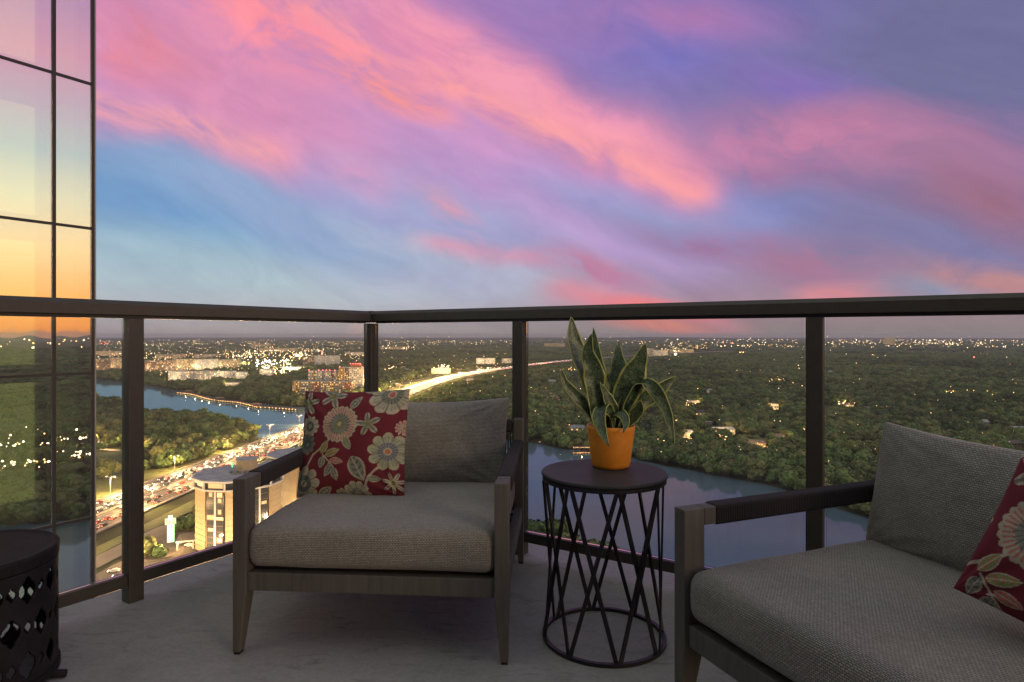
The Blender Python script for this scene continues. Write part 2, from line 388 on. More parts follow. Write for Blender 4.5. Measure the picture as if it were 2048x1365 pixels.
def mat_water():
    m = bpy.data.materials.new('lake_water'); m.use_nodes = True
    t = NT(m.node_tree); t.n.clear(); out = t.new('ShaderNodeOutputMaterial'); tc = t.new('ShaderNodeTexCoord')
    n1 = t.noise(t.mapping(tc.outputs['Object'], sc=(.5, .25, 1)), 1.0, 5, .6).outputs[0]
    n2 = t.noise(t.mapping(tc.outputs['Object'], sc=(.010, .02, 1)), 1.0, 5, .65).outputs[0]
    bp = t.new('ShaderNodeBump'); bp.inputs['Distance'].default_value = .10
    t.l.new(t.math('MULTIPLY', n2, .45), bp.inputs['Strength']); t.l.new(n1, bp.inputs['Height'])
    df = t.new('ShaderNodeBsdfDiffuse'); t.l.new(t.ramp(n2, [(.35, (.085, .140, .175)), (.65, (.11, .170, .205))]), df.inputs[0])  # blue body colour stands in for a reflected grey-blue sky
    gl = t.new('ShaderNodeBsdfGlossy'); gl.inputs['Color'].default_value = (.55, .78, .90, 1); t.l.new(bp.outputs[0], gl.inputs['Normal'])
    t.l.new(t.ramp(n2, [(.4, (.04,) * 3), (.7, (.14,) * 3)]), gl.inputs['Roughness'])
    fr = t.new('ShaderNodeFresnel'); fr.inputs[0].default_value = 1.33; t.l.new(bp.outputs[0], fr.inputs['Normal'])
    mx = t.new('ShaderNodeMixShader'); t.l.new(t.math('MULTIPLY', fr.outputs[0], .85), mx.inputs[0]); t.l.new(df.outputs[0], mx.inputs[1]); t.l.new(gl.outputs[0], mx.inputs[2])
    t.l.new(mx.outputs[0], out.inputs[0]); return m
M_water = mat_water()

def mat_ground():
    m = bpy.data.materials.new('wooded_ground'); m.use_nodes = True
    t = NT(m.node_tree); b = t.n['Principled BSDF']; g = t.new('ShaderNodeNewGeometry')
    n1 = t.noise(g.outputs['Position'], .012, 6, .65).outputs[0]; n2 = t.noise(g.outputs['Position'], .0022, 5, .6).outputs[0]
    c = t.ramp(n1, [(.35, (.022, .030, .014)), (.55, (.040, .048, .024)), (.72, (.09, .085, .05))])
    c = t.mix(t.ramp(n2, [(.52, (0, 0, 0)), (.72, (.5, .5, .5))]), c, (.12, .105, .085, 1))
    t.l.new(c, b.inputs['Base Color']); b.inputs['Roughness'].default_value = .95; b.inputs['Specular IOR Level'].default_value = .1
    return m
M_ground = mat_ground()

def mat_leaf(name, c1, c2):
    m = bpy.data.materials.new(name); m.use_nodes = True
    t = NT(m.node_tree); b = t.n['Principled BSDF']; oi = t.new('ShaderNodeObjectInfo'); g = t.new('ShaderNodeNewGeometry')
    tc = t.new('ShaderNodeTexCoord')
    nz = t.noise(tc.outputs['Object'], .55, 3, .6).outputs[0]
    big = t.noise(oi.outputs['Location'], .009, 3, .6).outputs[0]; big2 = t.noise(oi.outputs['Location'], .0016, 3, .6).outputs[0]
    f = t.math('ADD', t.math('MULTIPLY', oi.outputs['Random'], .62), t.math('MULTIPLY', nz, .35))
    f = t.math('ADD', f, t.math('MULTIPLY', t.math('ADD', t.math('SUBTRACT', big, .5), t.math('SUBTRACT', big2, .45)), 2.0))
    f = t.math('ADD', f, t.math('MULTIPLY', t.math('SUBTRACT', g.outputs['Random Per Island'], .5), .75))
    t.l.new(t.ramp(f, [(.15, c1), (.85, c2)]), b.inputs['Base Color']); b.inputs['Roughness'].default_value = .8
    b.inputs['Specular IOR Level'].default_value = .25
    return m
M_leaf = mat_leaf('tree_foliage', (.028, .060, .022), (.15, .22, .07))
M_leaf2 = mat_leaf('tree_foliage_olive', (.040, .060, .022), (.18, .20, .075))

# ------------------------------------------------------------------ mesh helpers
class MB:
    def __init__(s): s.v = []; s.f = []; s.m = []
    def add(s, vs, fs, mi=0):
        o = len(s.v); s.v.extend(vs)
        for f in fs: s.f.append(tuple(i + o for i in f)); s.m.append(mi)
    def box(s, x0, x1, y0, y1, z0, z1, mi=0, M=None):
        vs = [Vector(p) for p in ((x0, y0, z0), (x1, y0, z0), (x1, y1, z0), (x0, y1, z0), (x0, y0, z1), (x1, y0, z1), (x1, y1, z1), (x0, y1, z1))]
        if M is not None: vs = [M @ p for p in vs]
        s.add([tuple(p) for p in vs], [(0, 3, 2, 1), (4, 5, 6, 7), (0, 1, 5, 4), (1, 2, 6, 5), (2, 3, 7, 6), (3, 0, 4, 7)], mi)
    def tube(s, p0, p1, r0, r1=None, n=8, mi=0, cap=True):
        p0 = Vector(p0); p1 = Vector(p1); r1 = r0 if r1 is None else r1
        d = (p1 - p0).normalized(); a = d.orthogonal().normalized(); b = d.cross(a)
        vs = []
        for p, r in ((p0, r0), (p1, r1)):
            for k in range(n):
                an = 2 * math.pi * k / n; vs.append(tuple(p + a * r * math.cos(an) + b * r * math.sin(an)))
        fs = [(k, (k + 1) % n, n + (k + 1) % n, n + k) for k in range(n)]
        if cap: fs += [tuple(reversed(range(n))), tuple(range(n, 2 * n))]
        s.add(vs, fs, mi)
    def prism(s, pts, z0, z1, mi=0, top=True, bottom=True):
        n = len(pts); vs = [(x, y, z0) for x, y in pts] + [(x, y, z1) for x, y in pts]
        fs = [(k, (k + 1) % n, n + (k + 1) % n, n + k) for k in range(n)]
        if bottom: fs.append(tuple(reversed(range(n))))
        if top: fs.append(tuple(range(n, 2 * n)))
        s.add(vs, fs, mi)
    def lathe(s, prof, n=48, mi=0, c=(0, 0)):
        vs = []
        for r, z in prof:
            for k in range(n):
                a = 2 * math.pi * k / n; vs.append((c[0] + r * math.cos(a), c[1] + r * math.sin(a), z))
        fs = []
        for j in range(len(prof) - 1):
            for k in range(n):
                fs.append((j * n + k, j * n + (k + 1) % n, (j + 1) * n + (k + 1) % n, (j + 1) * n + k))
        s.add(vs, fs, mi)
    def octa(s, c, r, mi=0, rz=None):
        rz = r if rz is None else rz; x, y, z = c
        s.add([(x + r, y, z), (x, y + r, z), (x - r, y, z), (x, y - r, z), (x, y, z + rz), (x, y, z - rz)],
              [(0, 1, 4), (1, 2, 4), (2, 3, 4), (3, 0, 4), (1, 0, 5), (2, 1, 5), (3, 2, 5), (0, 3, 5)], mi)
    def mesh(s, name, mats, smooth=False, bevel=0):
        me = bpy.data.meshes.new(name); me.from_pydata(s.v, [], s.f)
        for m in (mats if isinstance(mats, (list, tuple)) else [mats]): me.materials.append(m)
        if any(s.m): me.polygons.foreach_set('material_index', s.m)
        if smooth: me.polygons.foreach_set('use_smooth', [True] * len(me.polygons))
        me.update()
        return me
    def build(s, name, mats, parent=None, smooth=False, loc=None, bevel=0, rz=0):
        o = bpy.data.objects.new(name, s.mesh(name, mats, smooth)); COL.objects.link(o)
        if parent is not None: o.parent = parent
        if loc is not None: o.location = loc
        if rz: o.rotation_euler = (0, 0, rz)
        if bevel:
            b = o.modifiers.new('bevel', 'BEVEL'); b.width = bevel; b.segments = 2; b.limit_method = 'ANGLE'
        return o
def thing(name, label, cat, loc=(0, 0, 0), rz=0, group=None):
    o = bpy.data.objects.new(name, None); COL.objects.link(o); o.location = loc; o.rotation_euler = (0, 0, rz)
    o.empty_display_size = .2
    o['label'] = label; o['category'] = cat
    if group: o['group'] = group
    return o
def tag(o, label=None, cat=None, group=None, kind=None):
    if label: o['label'] = label
    if cat: o['category'] = cat
    if group: o['group'] = group
    if kind: o['kind'] = kind
    return o
def inst(name, me, parent=None, loc=(0, 0, 0), rz=0, sc=None):
    o = bpy.data.objects.new(name, me); COL.objects.link(o); o.location = loc
    if rz: o.rotation_euler = (0, 0, rz)
    if sc is not None: o.scale = sc if isinstance(sc, (tuple, list)) else (sc, sc, sc)
    if parent is not None: o.parent = parent
    return o
def copy_tree(o, parent=None):
    c = o.copy(); COL.objects.link(c)
    if parent is not None: c.parent = parent
    for ch in list(o.children): copy_tree(ch, c)
    return c
def G(px, py, z=0.0):
    """the place on the plain seen at this photo pixel"""
    d = (H - z) * F / (py - HY); return Vector(((px - CX) / F * d, d, z))

# balcony frame
dl = Vector((.5446, .8387, 0)); dr = Vector((.8387, -.5446, 0))
nl = Vector((-.8387, .5446, 0)); nr = Vector((.5446, .8387, 0))
C0 = Vector((-.723, 3.233, 0))

# ================================================================== terrain
def pt_seg(P, a, b):
    ap = P - a; ab = b - a; t = np.clip((ap @ ab) / (ab @ ab), 0, 1); return np.linalg.norm(ap - t[:, None] * ab, axis=1)
def dist_path(P, path):
    d = np.full(len(P), 1e9)
    for a, b in zip(path[:-1], path[1:]): d = np.minimum(d, pt_seg(P, np.array(a, float), np.array(b, float)))
    return d
def inside(P, poly):
    x, y = P[:, 0], P[:, 1]; r = np.zeros(len(P), bool); n = len(poly)
    for i in range(n):
        x0, y0 = poly[i]; x1, y1 = poly[(i + 1) % n]
        if y0 == y1: continue
        c = ((y0 > y) != (y1 > y)) & (x < (x1 - x0) * (y - y0) / (y1 - y0) + x0)
        r ^= c
    return r

far_bank = [(-2600, 2900), (-1900, 2200), (-1061, 1593), (-807, 1386), (-641, 1226), (-506, 1091), (-401, 1004), (-322, 956), (-240, 915), (-150, 800),
            (-60, 700), (18, 640), (70, 590), (109, 561), (140, 510), (171, 483), (205, 420), (213, 370), (222, 300), (262, 200), (335, 80), (420, -60), (480, -300), (520, -800)]
near_bank = [(-2500, 2300), (-1500, 1620), (-1000, 1290), (-715, 1074), (-506, 869), (-389, 812), (-323, 748), (-262, 660), (-225, 600), (-160, 520), (-90, 435), (-30, 365),
             (22, 330), (52, 282), (88, 205), (112, 120), (120, 0), (100, -200), (60, -800)]
def wiggle(path, amp):
    out = []
    for (a, b) in zip(path[:-1], path[1:]):
        L = math.hypot(b[0] - a[0], b[1] - a[1]); n = max(1, int(L / 18))
        for k in range(n):
            t = k / n; x = a[0] + (b[0] - a[0]) * t; y = a[1] + (b[1] - a[1]) * t
            q = mnoise.noise_vector(Vector((x * .03, y * .03, 3.1)))
            out.append((x + q.x * amp, y + q.y * amp))
    out.append(path[-1]); return out
FB = wiggle(far_bank, 9); NB = wiggle(near_bank, 7)
LAKE = FB + NB[::-1]

def ground():
    # one polar sheet reaching the horizon, low hills far off
    rs = [0, 60, 150, 300, 600, 1200, 2400, 4000, 6000, 8000, 10000, 12000, 14000, 16000, 18000, 21000, 25000]
    n = 240; vs = [(0, 0, 0)]; fs = []
    for r in rs[1:]:
        for k in range(n):
            a = 2 * math.pi * k / n; x, y = r * math.sin(a), r * math.cos(a)
            h = 0
            if r > 9000:
                w = (r - 9000) / 9000
                h = max(0, mnoise.fractal(Vector((math.sin(a) * 3.5 + 5, math.cos(a) * 3.5, r * .00022)), 1.0, 2.0, 4) + .15) * 55 * min(1, w)
                if r >= 21000: h = h * .4
            vs.append((x, y, h))
    for k in range(n): fs.append((0, 1 + (k + 1) % n, 1 + k))
    for j in range(len(rs) - 2):
        for k in range(n):
            a = 1 + j * n + k; b = 1 + j * n + (k + 1) % n; fs.append((a, b, b + n, a + n))
    mb = MB(); mb.add(vs, fs); o = mb.build('ground', M_ground, smooth=True); o['kind'] = 'structure'
ground()
def sheet(name, poly, z, m, kind='structure'):
    bm = bmesh.new(); vv = [bm.verts.new((x, y, z)) for x, y in poly]; f = bm.faces.new(vv)
    if f.normal.z < 0: f.normal_flip()
    bmesh.ops.triangulate(bm, faces=[f]); bm.normal_update()
    for f in bm.faces:
        if f.normal.z < 0: f.normal_flip()
    me = bpy.data.meshes.new(name); bm.to_mesh(me); bm.free(); me.materials.append(m)
    o = bpy.data.objects.new(name, me); COL.objects.link(o)
    if kind: o['kind'] = kind
    return o
sheet('lake', LAKE, .35, M_water)

# ---- paths and strips
def catmull(pts, step):
    P = [np.array(p, float) for p in pts]; P = [2 * P[0] - P[1]] + P + [2 * P[-1] - P[-2]]; out = []
    for i in range(1, len(P) - 2):
        L = np.linalg.norm(P[i + 1] - P[i]); n = max(1, int(L / step))
        for k in range(n):
            t = k / n
            out.append(.5 * ((2 * P[i]) + (-P[i - 1] + P[i + 1]) * t + (2 * P[i - 1] - 5 * P[i] + 4 * P[i + 1] - P[i + 2]) * t * t + (-P[i - 1] + 3 * P[i] - 3 * P[i + 1] + P[i + 2]) * t ** 3))
    out.append(P[-2]); return out
def offset_path(path, off):
    out = []
    for i, p in enumerate(path):
        a = path[max(0, i - 1)]; b = path[min(len(path) - 1, i + 1)]; d = (b - a) / np.linalg.norm(b - a)
        out.append(p + np.array([d[1], -d[0]]) * off)      # positive = right of travel
    return out
def strip(mb, path, o0, o1, z, mi=0, z1=None):
    a = offset_path(path, o0); b = offset_path(path, o1); n = len(path)
    vs = [(p[0], p[1], z) for p in a] + [(p[0], p[1], z) for p in b]
    fs = [(i, n + i, n + i + 1, i + 1) for i in range(n - 1)]
    mb.add(vs, fs, mi)
HWC = [(-275, -200), (-266, 50), (-258, 220), (-251, 380), (-234, 700), (-208, 1130), (-180, 1459), (-129, 1732), (5, 2132), (235, 2665), (640, 3300), (1500, 4300)]
HW = catmull(HWC, 20)
FR = catmull([(-218, -200), (-210, 50), (-204, 220), (-198, 340), (-186, 430), (-196, 560), (-207, 640)], 15)         # frontage road
RAMP = catmull([(-300, 60), (-300, 250), (-305, 330), (-318, 395), (-345, 425), (-372, 415), (-380, 380)], 8)
RAMP2 = catmull([(-245, 1010), (-262, 1150), (-262, 1300), (-232, 1520), (-190, 1730), (-110, 1950)], 20)
PARKRD = catmull([(-640, 780), (-500, 700), (-432, 656), (-392, 604), (-350, 592), (-310, 545)], 12)
def roads():
    mb = MB(); strip(mb, HW, -24, 24, .55, 0); o = mb.build('highway', M_asph); o['kind'] = 'structure'
    # edge barrier, median
    for nm, off, w, h, m in (('edge_barrier', -24.4, .5, 1.0, M_conc), ('edge_barrier', 24.4, .5, 1.0, M_conc), ('median_barrier', 0, .7, 1.1, M_conc)):
        q = offset_path(HW, off); mb = MB()
        for a, b in zip(q[:-1], q[1:]):
            d = b - a; L = np.linalg.norm(d); an = math.atan2(d[1], d[0])
            M = Matrix.Translation((a[0], a[1], .55)) @ Matrix.Rotation(an, 4, 'Z'); mb.box(0, L, -w / 2, w / 2, 0, h, 0, M)
        o = mb.build(nm, m); tag(o, {(-24.4): 'low concrete barrier along the far edge of the highway', 24.4: 'low concrete barrier along the near edge of the highway', 0: 'concrete barrier down the middle of the highway'}[off], 'barrier')
    mk = MB()
    for s in (-1, 1):
        for k in range(6):
            off = s * (2.2 + 3.65 * k)
            if k in (0, 5): strip(mk, HW, off - .12, off + .12, .556)
            else:
                q = offset_path(HW, off)
                for i in range(0, len(q) - 1):
                    a, b = q[i], q[i + 1]; d = (b - a) / np.linalg.norm(b - a); nn = np.array([d[1], -d[0]]) * .1
                    for st in (0, 10):
                        p = a + d * st; e = p + d * 4
                        mk.add([(p[0] - nn[0], p[1] - nn[1], .556), (p[0] + nn[0], p[1] + nn[1], .556), (e[0] + nn[0], e[1] + nn[1], .556), (e[0] - nn[0], e[1] - nn[1], .556)], [(0, 1, 2, 3)])
    o = mk.build('lane_markings', M_paint); o['kind'] = 'structure'
    for nm, p, w, m, z in (('frontage_road', FR, 6, M_asph, .45), ('ramp_road', RAMP, 4, M_asph, .46), ('exit_road', RAMP2, 4, M_asph, .44), ('park_road', PARKRD, 3.5, M_conc, .43)):
        mb = MB(); strip(mb, p, -w, w, z); o = mb.build(nm, m); o['kind'] = 'structure'
    sheet('grass_verge', [(-227, 60), (-213, 60), (-206, 330), (-196, 420), (-206, 560), (-211, 600), (-212, 380)], .40, M_verge)
    sheet('roadside_grass', [(-330, 120), (-283, 60), (-276, 400), (-262, 640), (-285, 640), (-330, 480), (-372, 455), (-395, 400), (-360, 250)], .38, M_verge)
    sheet('park_lawn', [(-405, 588), (-365, 592), (-300, 505), (-303, 484), (-345, 472), (-420, 520)], .39, M_lawn)
    sheet('grass_median', [(-236, 1080), (-250, 1150), (-250, 1300), (-222, 1500), (-185, 1690), (-150, 1740), (-200, 1440), (-230, 1130)], .37, M_verge)
    sheet('hotel_parking', [(-196, 150), (-60, 150), (-60, 300), (-100, 352), (-150, 360), (-182, 345), (-190, 300)], .36 + .02, M_asph2)
    sheet('hotel_driveway', [(-192, 318), (-196, 348), (-172, 352), (-160, 330), (-170, 310)], .41, M_asph2)
    # bridge: piers and side beam over the water
    br = thing('highway_bridge', 'concrete highway bridge crossing the lake behind the hotel', 'bridge')
    seg = [p for p in HW if 590 < p[1] < 960]
    for off in (-24, 24):
        mb = MB(); q = offset_path(seg, off)
        for a, b in zip(q[:-1], q[1:]):
            d = b - a; L = np.linalg.norm(d); an = math.atan2(d[1], d[0])
            mb.box(0, L, -.4, .4, -.1, .5, 0, Matrix.Translation((a[0], a[1], .0)) @ Matrix.Rotation(an, 4, 'Z'))
        mb.build('side_beam', M_conc, br)
    for i in range(2, len(seg), 3):
        p = seg[i]; m2 = MB(); m2.box(p[0] - 25, p[0] + 25, p[1] - 1, p[1] + 1, -.4, .42); m2.build('pier', M_conc, br)
roads()

# ================================================================== trees
def crown_mesh(name, seed, w, h, nleaf, m, dens=.9, leaf=1.0):
    rnd = random.Random(seed); mb = MB()
    lobes = []
    nl_ = rnd.randint(7, 10)
    for i in range(nl_):
        a = rnd.uniform(0, 6.28); r = rnd.uniform(.1, .62) * w / 2; z = rnd.uniform(.38, .82) * h
        lobes.append((Vector((r * math.cos(a), r * math.sin(a), z)), rnd.uniform(.24, .40) * w * (1.05 - .3 * abs(z / h - .55))))
    lobes.append((Vector((0, 0, .62 * h)), .36 * w))
    for c, r in lobes:
        bm = bmesh.new(); bmesh.ops.create_icosphere(bm, subdivisions=2, radius=1.0)
        vs = []
        for v in bm.verts:
            q = v.co.normalized(); k = 1 + .5 * mnoise.noise(q * 2.3 + c)
            vs.append(tuple(c + Vector((q.x * r * k, q.y * r * k, q.z * r * .78 * k)) * .82))
        fs = [tuple(v.index for v in f.verts) for f in bm.faces]; bm.free(); mb.add(vs, fs)
    for i in range(nleaf):
        c, r = rnd.choice(lobes); q = Vector((rnd.gauss(0, 1), rnd.gauss(0, 1), rnd.gauss(.25, 1))).normalized()
        k = rnd.uniform(.80, 1.22); p = c + Vector((q.x * r * k, q.y * r * k, q.z * r * .8 * k))
        s = rnd.uniform(.55, 1.25) * leaf; a = q.orthogonal().normalized(); a.rotate(Matrix.Rotation(rnd.uniform(0, 6.28), 3, q)); b = q.cross(a)
        tl = (q * rnd.uniform(-.5, .5))
        mb.add([tuple(p + (a + tl) * s), tuple(p + b * s), tuple(p - (a + tl) * s * .8), tuple(p - b * s)], [(0, 1, 2, 3)])
    return mb.mesh(name, m)
CR = [crown_mesh('crown', 1, 11, 11, 420, M_leaf), crown_mesh('crown', 2, 9, 12.5, 420, M_leaf), crown_mesh('crown', 3, 13, 10, 480, M_leaf2), crown_mesh('crown', 4, 10, 9.5, 380, M_leaf),
      crown_mesh('crown', 5, 12, 12, 460, M_leaf2)]
def trunk_mesh():
    mb = MB(); mb.tube((0, 0, 0), (0, 0, 4.2), .32, .2, 6); mb.tube((0, 0, 3.2), (1.7, .4, 6.2), .15, .06, 5); mb.tube((0, 0, 3.4), (-1.3, 1.0, 6.4), .15, .06, 5); mb.tube((0, 0, 4), (.2, -1.2, 7), .13, .05, 5)
    return mb.mesh('trunk', M_trunk)
TRK = trunk_mesh()

# footprints to keep clear: (x, y, radius)
CLEAR = []
CLEARPOLY = []
HOTEL = Vector((-144, 333, 0)); HOTEL2 = Vector((-132, 388, 0)); HOTEL3 = Vector((-98, 345, 0))
for c, r in ((HOTEL, 30), (HOTEL2, 28), (HOTEL3, 26)): CLEAR.append((c.x, c.y, r))

# ================================================================== far buildings
BN = []
def block(px0, px1, pyb, pyt, wm, label, depth=16, roofm=None, floors=None, lit=.25, rot=None, winw=1.7, bayw=3.4, accent=None, name='apartment_building', cat='building', clear=True, pit=None):
    """a flat roofed block whose foot stands at photo row pyb"""
    a = G(px0, pyb); b = G(px1, pyb); c = (a + b) / 2; w = (b - a).length; h = H - (pyt - HY) * a.y / F
    ang = rot if rot is not None else math.atan2(c.x, c.y) * -.5 + .1
    o = thing(name, label, cat, (c.x, c.y + depth / 2, 0), ang)
    mb = MB(); mb.box(-w / 2, w / 2, -depth / 2, depth / 2, 0, h); mb.build('wall', wm, o)
    rb = MB(); rb.box(-w / 2 - .4, w / 2 + .4, -depth / 2 - .4, depth / 2 + .4, h + .003, h + .8)
    if pit: rb.box(-w * .2, w * .1, -depth * .2, depth * .2, h + .8, h + .8 + 2.5)
    rb.build('roof', roofm or M_roof, o)
    fl = floors or max(1, int(h / 3.2)); fh = h / fl; nb = max(2, int(w / bayw)); bw = w / nb
    wd = MB(); ac = MB(); rnd = random.Random(int(px0 * 7 + pyb))
    for f in range(fl):
        for k in range(nb):
            x = -w / 2 + bw * (k + .5); z = f * fh + fh * .28
            r = rnd.random(); mi = 1 if r < lit * .55 else (2 if r < lit else 0)
            wd.box(x - winw / 2, x + winw / 2, -depth / 2 - .12, -depth / 2 + .2, z, z + fh * .5, mi)
    for f in range(fl):
        for k in range(max(1, int(depth / bayw))):
            y = -depth / 2 + bayw * (k + .5); z = f * fh + fh * .28; r = rnd.random(); mi = 1 if r < lit * .5 else 0
            for sx in (-1, 1):
                wd.box(sx * w / 2 - .15, sx * w / 2 + .15, y - winw / 2, y + winw / 2, z, z + fh * .5, mi)
    if not clear or h >= 3: wd.build('windows', [M_win, M_win_lit, M_win_lit2], o)['kind'] = 'stuff'
    if accent:
        for (f0, f1, m) in accent:
            ac = MB(); ac.box(-w / 2 + w * f0, -w / 2 + w * f1, -depth / 2 - .06, -depth / 2 + .1, .3, h - .3); ac.build('facade_panel', m, o)
    if clear: CLEARPOLY.append((c.x, c.y + depth / 2, ang, w / 2 + 4, depth / 2 + 5, min(60, c.y * .03)))
    BN.append((c.x, c.y - 14, w, h))
    return o
CITY = [
 (186, 246, 712, 703, M_tan, 'long tan office block nearest the skyline, left of the first railing post', .6),
 (184, 214, 742, 719, M_brown, 'brown apartment block on the far shore beside the glass tower edge', .3),
 (216, 246, 740, 716, M_tan, 'tan apartment block on the far shore just left of the railing post', .4),
 (291, 344, 742, 722, M_brown, 'long brown apartment block right of the left railing post', .25),
 (346, 384, 741, 719, M_cream, 'cream apartment block between the brown block and the white row', .35),
 (387, 432, 740, 719, M_white, 'white apartment block in the far waterfront row', .4),
 (435, 478, 737, 720, M_cream, 'pale cream apartment block at the right end of the waterfront row', .4),
 (336, 370, 764, 742, M_white, 'white town house block standing near the water left of its twin', .3),
 (373, 424, 762, 743, M_grey, 'grey town house block near the water in the middle of three', .35),
 (428, 468, 757, 743, M_white, 'white low apartment block behind the lakeside trees', .4),
 (470, 492, 759, 745, M_white, 'small white corner block at the end of the lakeside row', .3),
 (312, 366, 720, 709, M_tan, 'long low tan block behind the brown apartments', .6),
 (390, 440, 716, 709, M_grey, 'low grey warehouse among lights in the left distance', .5),
 (520, 592, 705, 697, M_cream, 'very long pale block high behind the bright shopping lights', .5),
 (604, 628, 731, 712, M_brown, 'brown wing on the left of the distant white tower block', .3),
 (518, 545, 752, 739, M_white, 'small white shop block below the bright shopping lights', .6),
 (450, 482, 773, 766, M_roofl, 'low pavilion with a lit front among the lakeside trees', .9),
 (862, 900, 748, 737, M_white, 'bright white store beside the highway bend', 1.0),
 (952, 990, 729, 717, M_white, 'white office block left of the second railing post', .5),
 (1003, 1026, 727, 718, M_grey, 'grey office block touching the second railing post', .5),
 (1088, 1130, 695, 687, M_cream, 'long pale block on the skyline behind the plant', .3),
 (1288, 1308, 714, 697, M_grey, 'grey slab tower right of the plant leaves', .3),
 (1309, 1336, 714, 701, M_white, 'white block beside the grey slab tower', .6),
 (1340, 1388, 706, 699, M_cream, 'cream warehouse under bright lot lights', .6),
 (1768, 1790, 692, 676, M_cream, 'lone pale tower on the right skyline', .5),
 (500, 540, 694, 689, M_tan, 'tan slab on the skyline above the shopping lights', .5),
 (690, 728, 712, 705, M_white, 'white flat building behind the dormitory tower', .7),
 (760, 812, 700, 694, M_tan, 'tan warehouse row on the left of the middle railing panel', .6),
 (560, 600, 742, 735, M_white, 'white shop block right below the brightest lights', .7),
]
for (a, b, pyb, h, m, lab, lit) in CITY: block(a, b, pyb, h, m, lab, lit=lit)
t_ = block(629, 678, 731, 712, M_white, 'distant white tower block with a red beacon on its roof', lit=.15, bayw=4, name='tower_block')
mb = MB(); mb.tube((-18, 0, 36), (-18, 0, 47), .5, .3, 6); mb.build('beacon_mast', M_pole, t_)
for dz in (40, 44, 48): mb = MB(); mb.octa((-18, -1, dz), 2.6 if dz == 48 else 1.8); mb.build('beacon', M_lamp_r, t_)
def dorm():
    o1 = block(583, 706, 790, 764, M_tan, 'long low student housing wing with ochre panels on the far shore', depth=18, lit=.35, rot=-.10,
               accent=[(.02, .12, M_yellowp), (.18, .24, M_grey), (.36, .46, M_rustp), (.62, .70, M_yellowp), (.88, .99, M_rustp)])
    o2 = block(616, 684, 783, 742.5, M_white, 'middle student housing block with coloured strips and roof beacons', depth=16, lit=.3, rot=-.10,
               accent=[(.14, .22, M_yellowp), (.42, .50, M_grey), (.70, .78, M_rustp), (.86, .97, M_yellowp)])
    o3 = block(678, 727, 786, 735.5, M_white, 'tall white student tower with red lit penthouse', depth=18, lit=.3, rot=-.10, name='student_tower',
               accent=[(.02, .2, M_yellowp), (.24, .42, M_brown)])
    mb = MB(); mb.box(-2, 17, -5, 5, 47.5, 55); mb.build('penthouse', M_rustp, o3)
    bc = MB(); bc.octa((0, 0, 0), .9); bm_ = bc.mesh('beacon', M_lamp_r)
    h3 = H - (735.5 - HY) * G(678, 786).y / F; h2 = H - (742.5 - HY) * G(616, 783).y / F
    for x in (-2, 3, 8, 13, 17): inst('beacon', bm_, o3, (x, -5.4, h3 + 7.2))
    for x in (-22, 22): inst('beacon', bm_, o3, (x, -8.6, h3 + 1.5))
    for x in (-32, -12, -4, 3, 10, 20, 30): inst('beacon', bm_, o2, (x, -7, h2 + 1.6))
dorm()

# ---- houses in the woods to the right
HS = [ (1090, 1118, 800, 6, 1, 'low lit house at the left edge of the wood panel'),
 (1272, 1290, 750, 6, 0, 'small pale roofed house seen between the leaves'),
 (1306, 1326, 872, 6, 1, 'white gabled house hidden by the drooping leaf'),
 (1366, 1386, 876, 7, 2, 'tall white house with a lit window by the shore'),
 (1372, 1398, 806, 5, 1, 'flat roofed house with warm porch in the middle of the wood'),
 (1392, 1422, 850, 5, 0, 'pale roofed house above the long lit one'),
 (1420, 1468, 868, 6, 2, 'long white house with rows of warm lights'),
 (1496, 1530, 893, 5, 2, 'low house in trees lit by garden lamps near the shore'),
 (1534, 1556, 818, 9, 1, 'white two storey modern house left of the third post'),
 (1568, 1592, 797, 5, 0, 'grey roofed house high in the wood left of the third post'),
 (1545, 1566, 880, 5, 1, 'dark cottage with one bright lamp left of the third post'),
 (1648, 1664, 792, 5, 0, 'small brick house right beside the third post'),
 (1650, 1704, 812, 4, 2, 'long low house with a row of orange lamps'),
 (1712, 1716 + 14, 777, 4, 0, 'tiny pale roofed house in the right wood'),
 (1722, 1742, 818, 4, 0, 'flat white roof alone in the right wood'),
 (1664, 1700, 905, 6, 2, 'white house with glowing garden behind the right chair'),
 (1888, 1908, 790, 4, 1, 'small house with two flood lamps on a clearing'),
 (1950, 1966, 794, 4, 1, 'small flood lit shed right of the clearing'),
 (1950, 1974, 848, 4, 0, 'pale roof high above the right chair cushion'),
 (2000, 2040, 896, 6, 0, 'brown roofed house at the right edge of the view'),
 (1740, 1765, 890, 6, 2, 'house with two glowing porch lamps left of the grey cushion'),
 (1650, 1664, 745, 5, 0, 'pale house far up the wood beside the third post'),
 (1892, 1904, 735, 5, 1, 'yellow lit house far up the right wood'),
 (1512, 1560, 765, 4, 1, 'row of porch lights above the white modern house'),
 (1135, 1160, 742, 4, 0, 'pale roof close to the long leaf'),
]
GLOW = []
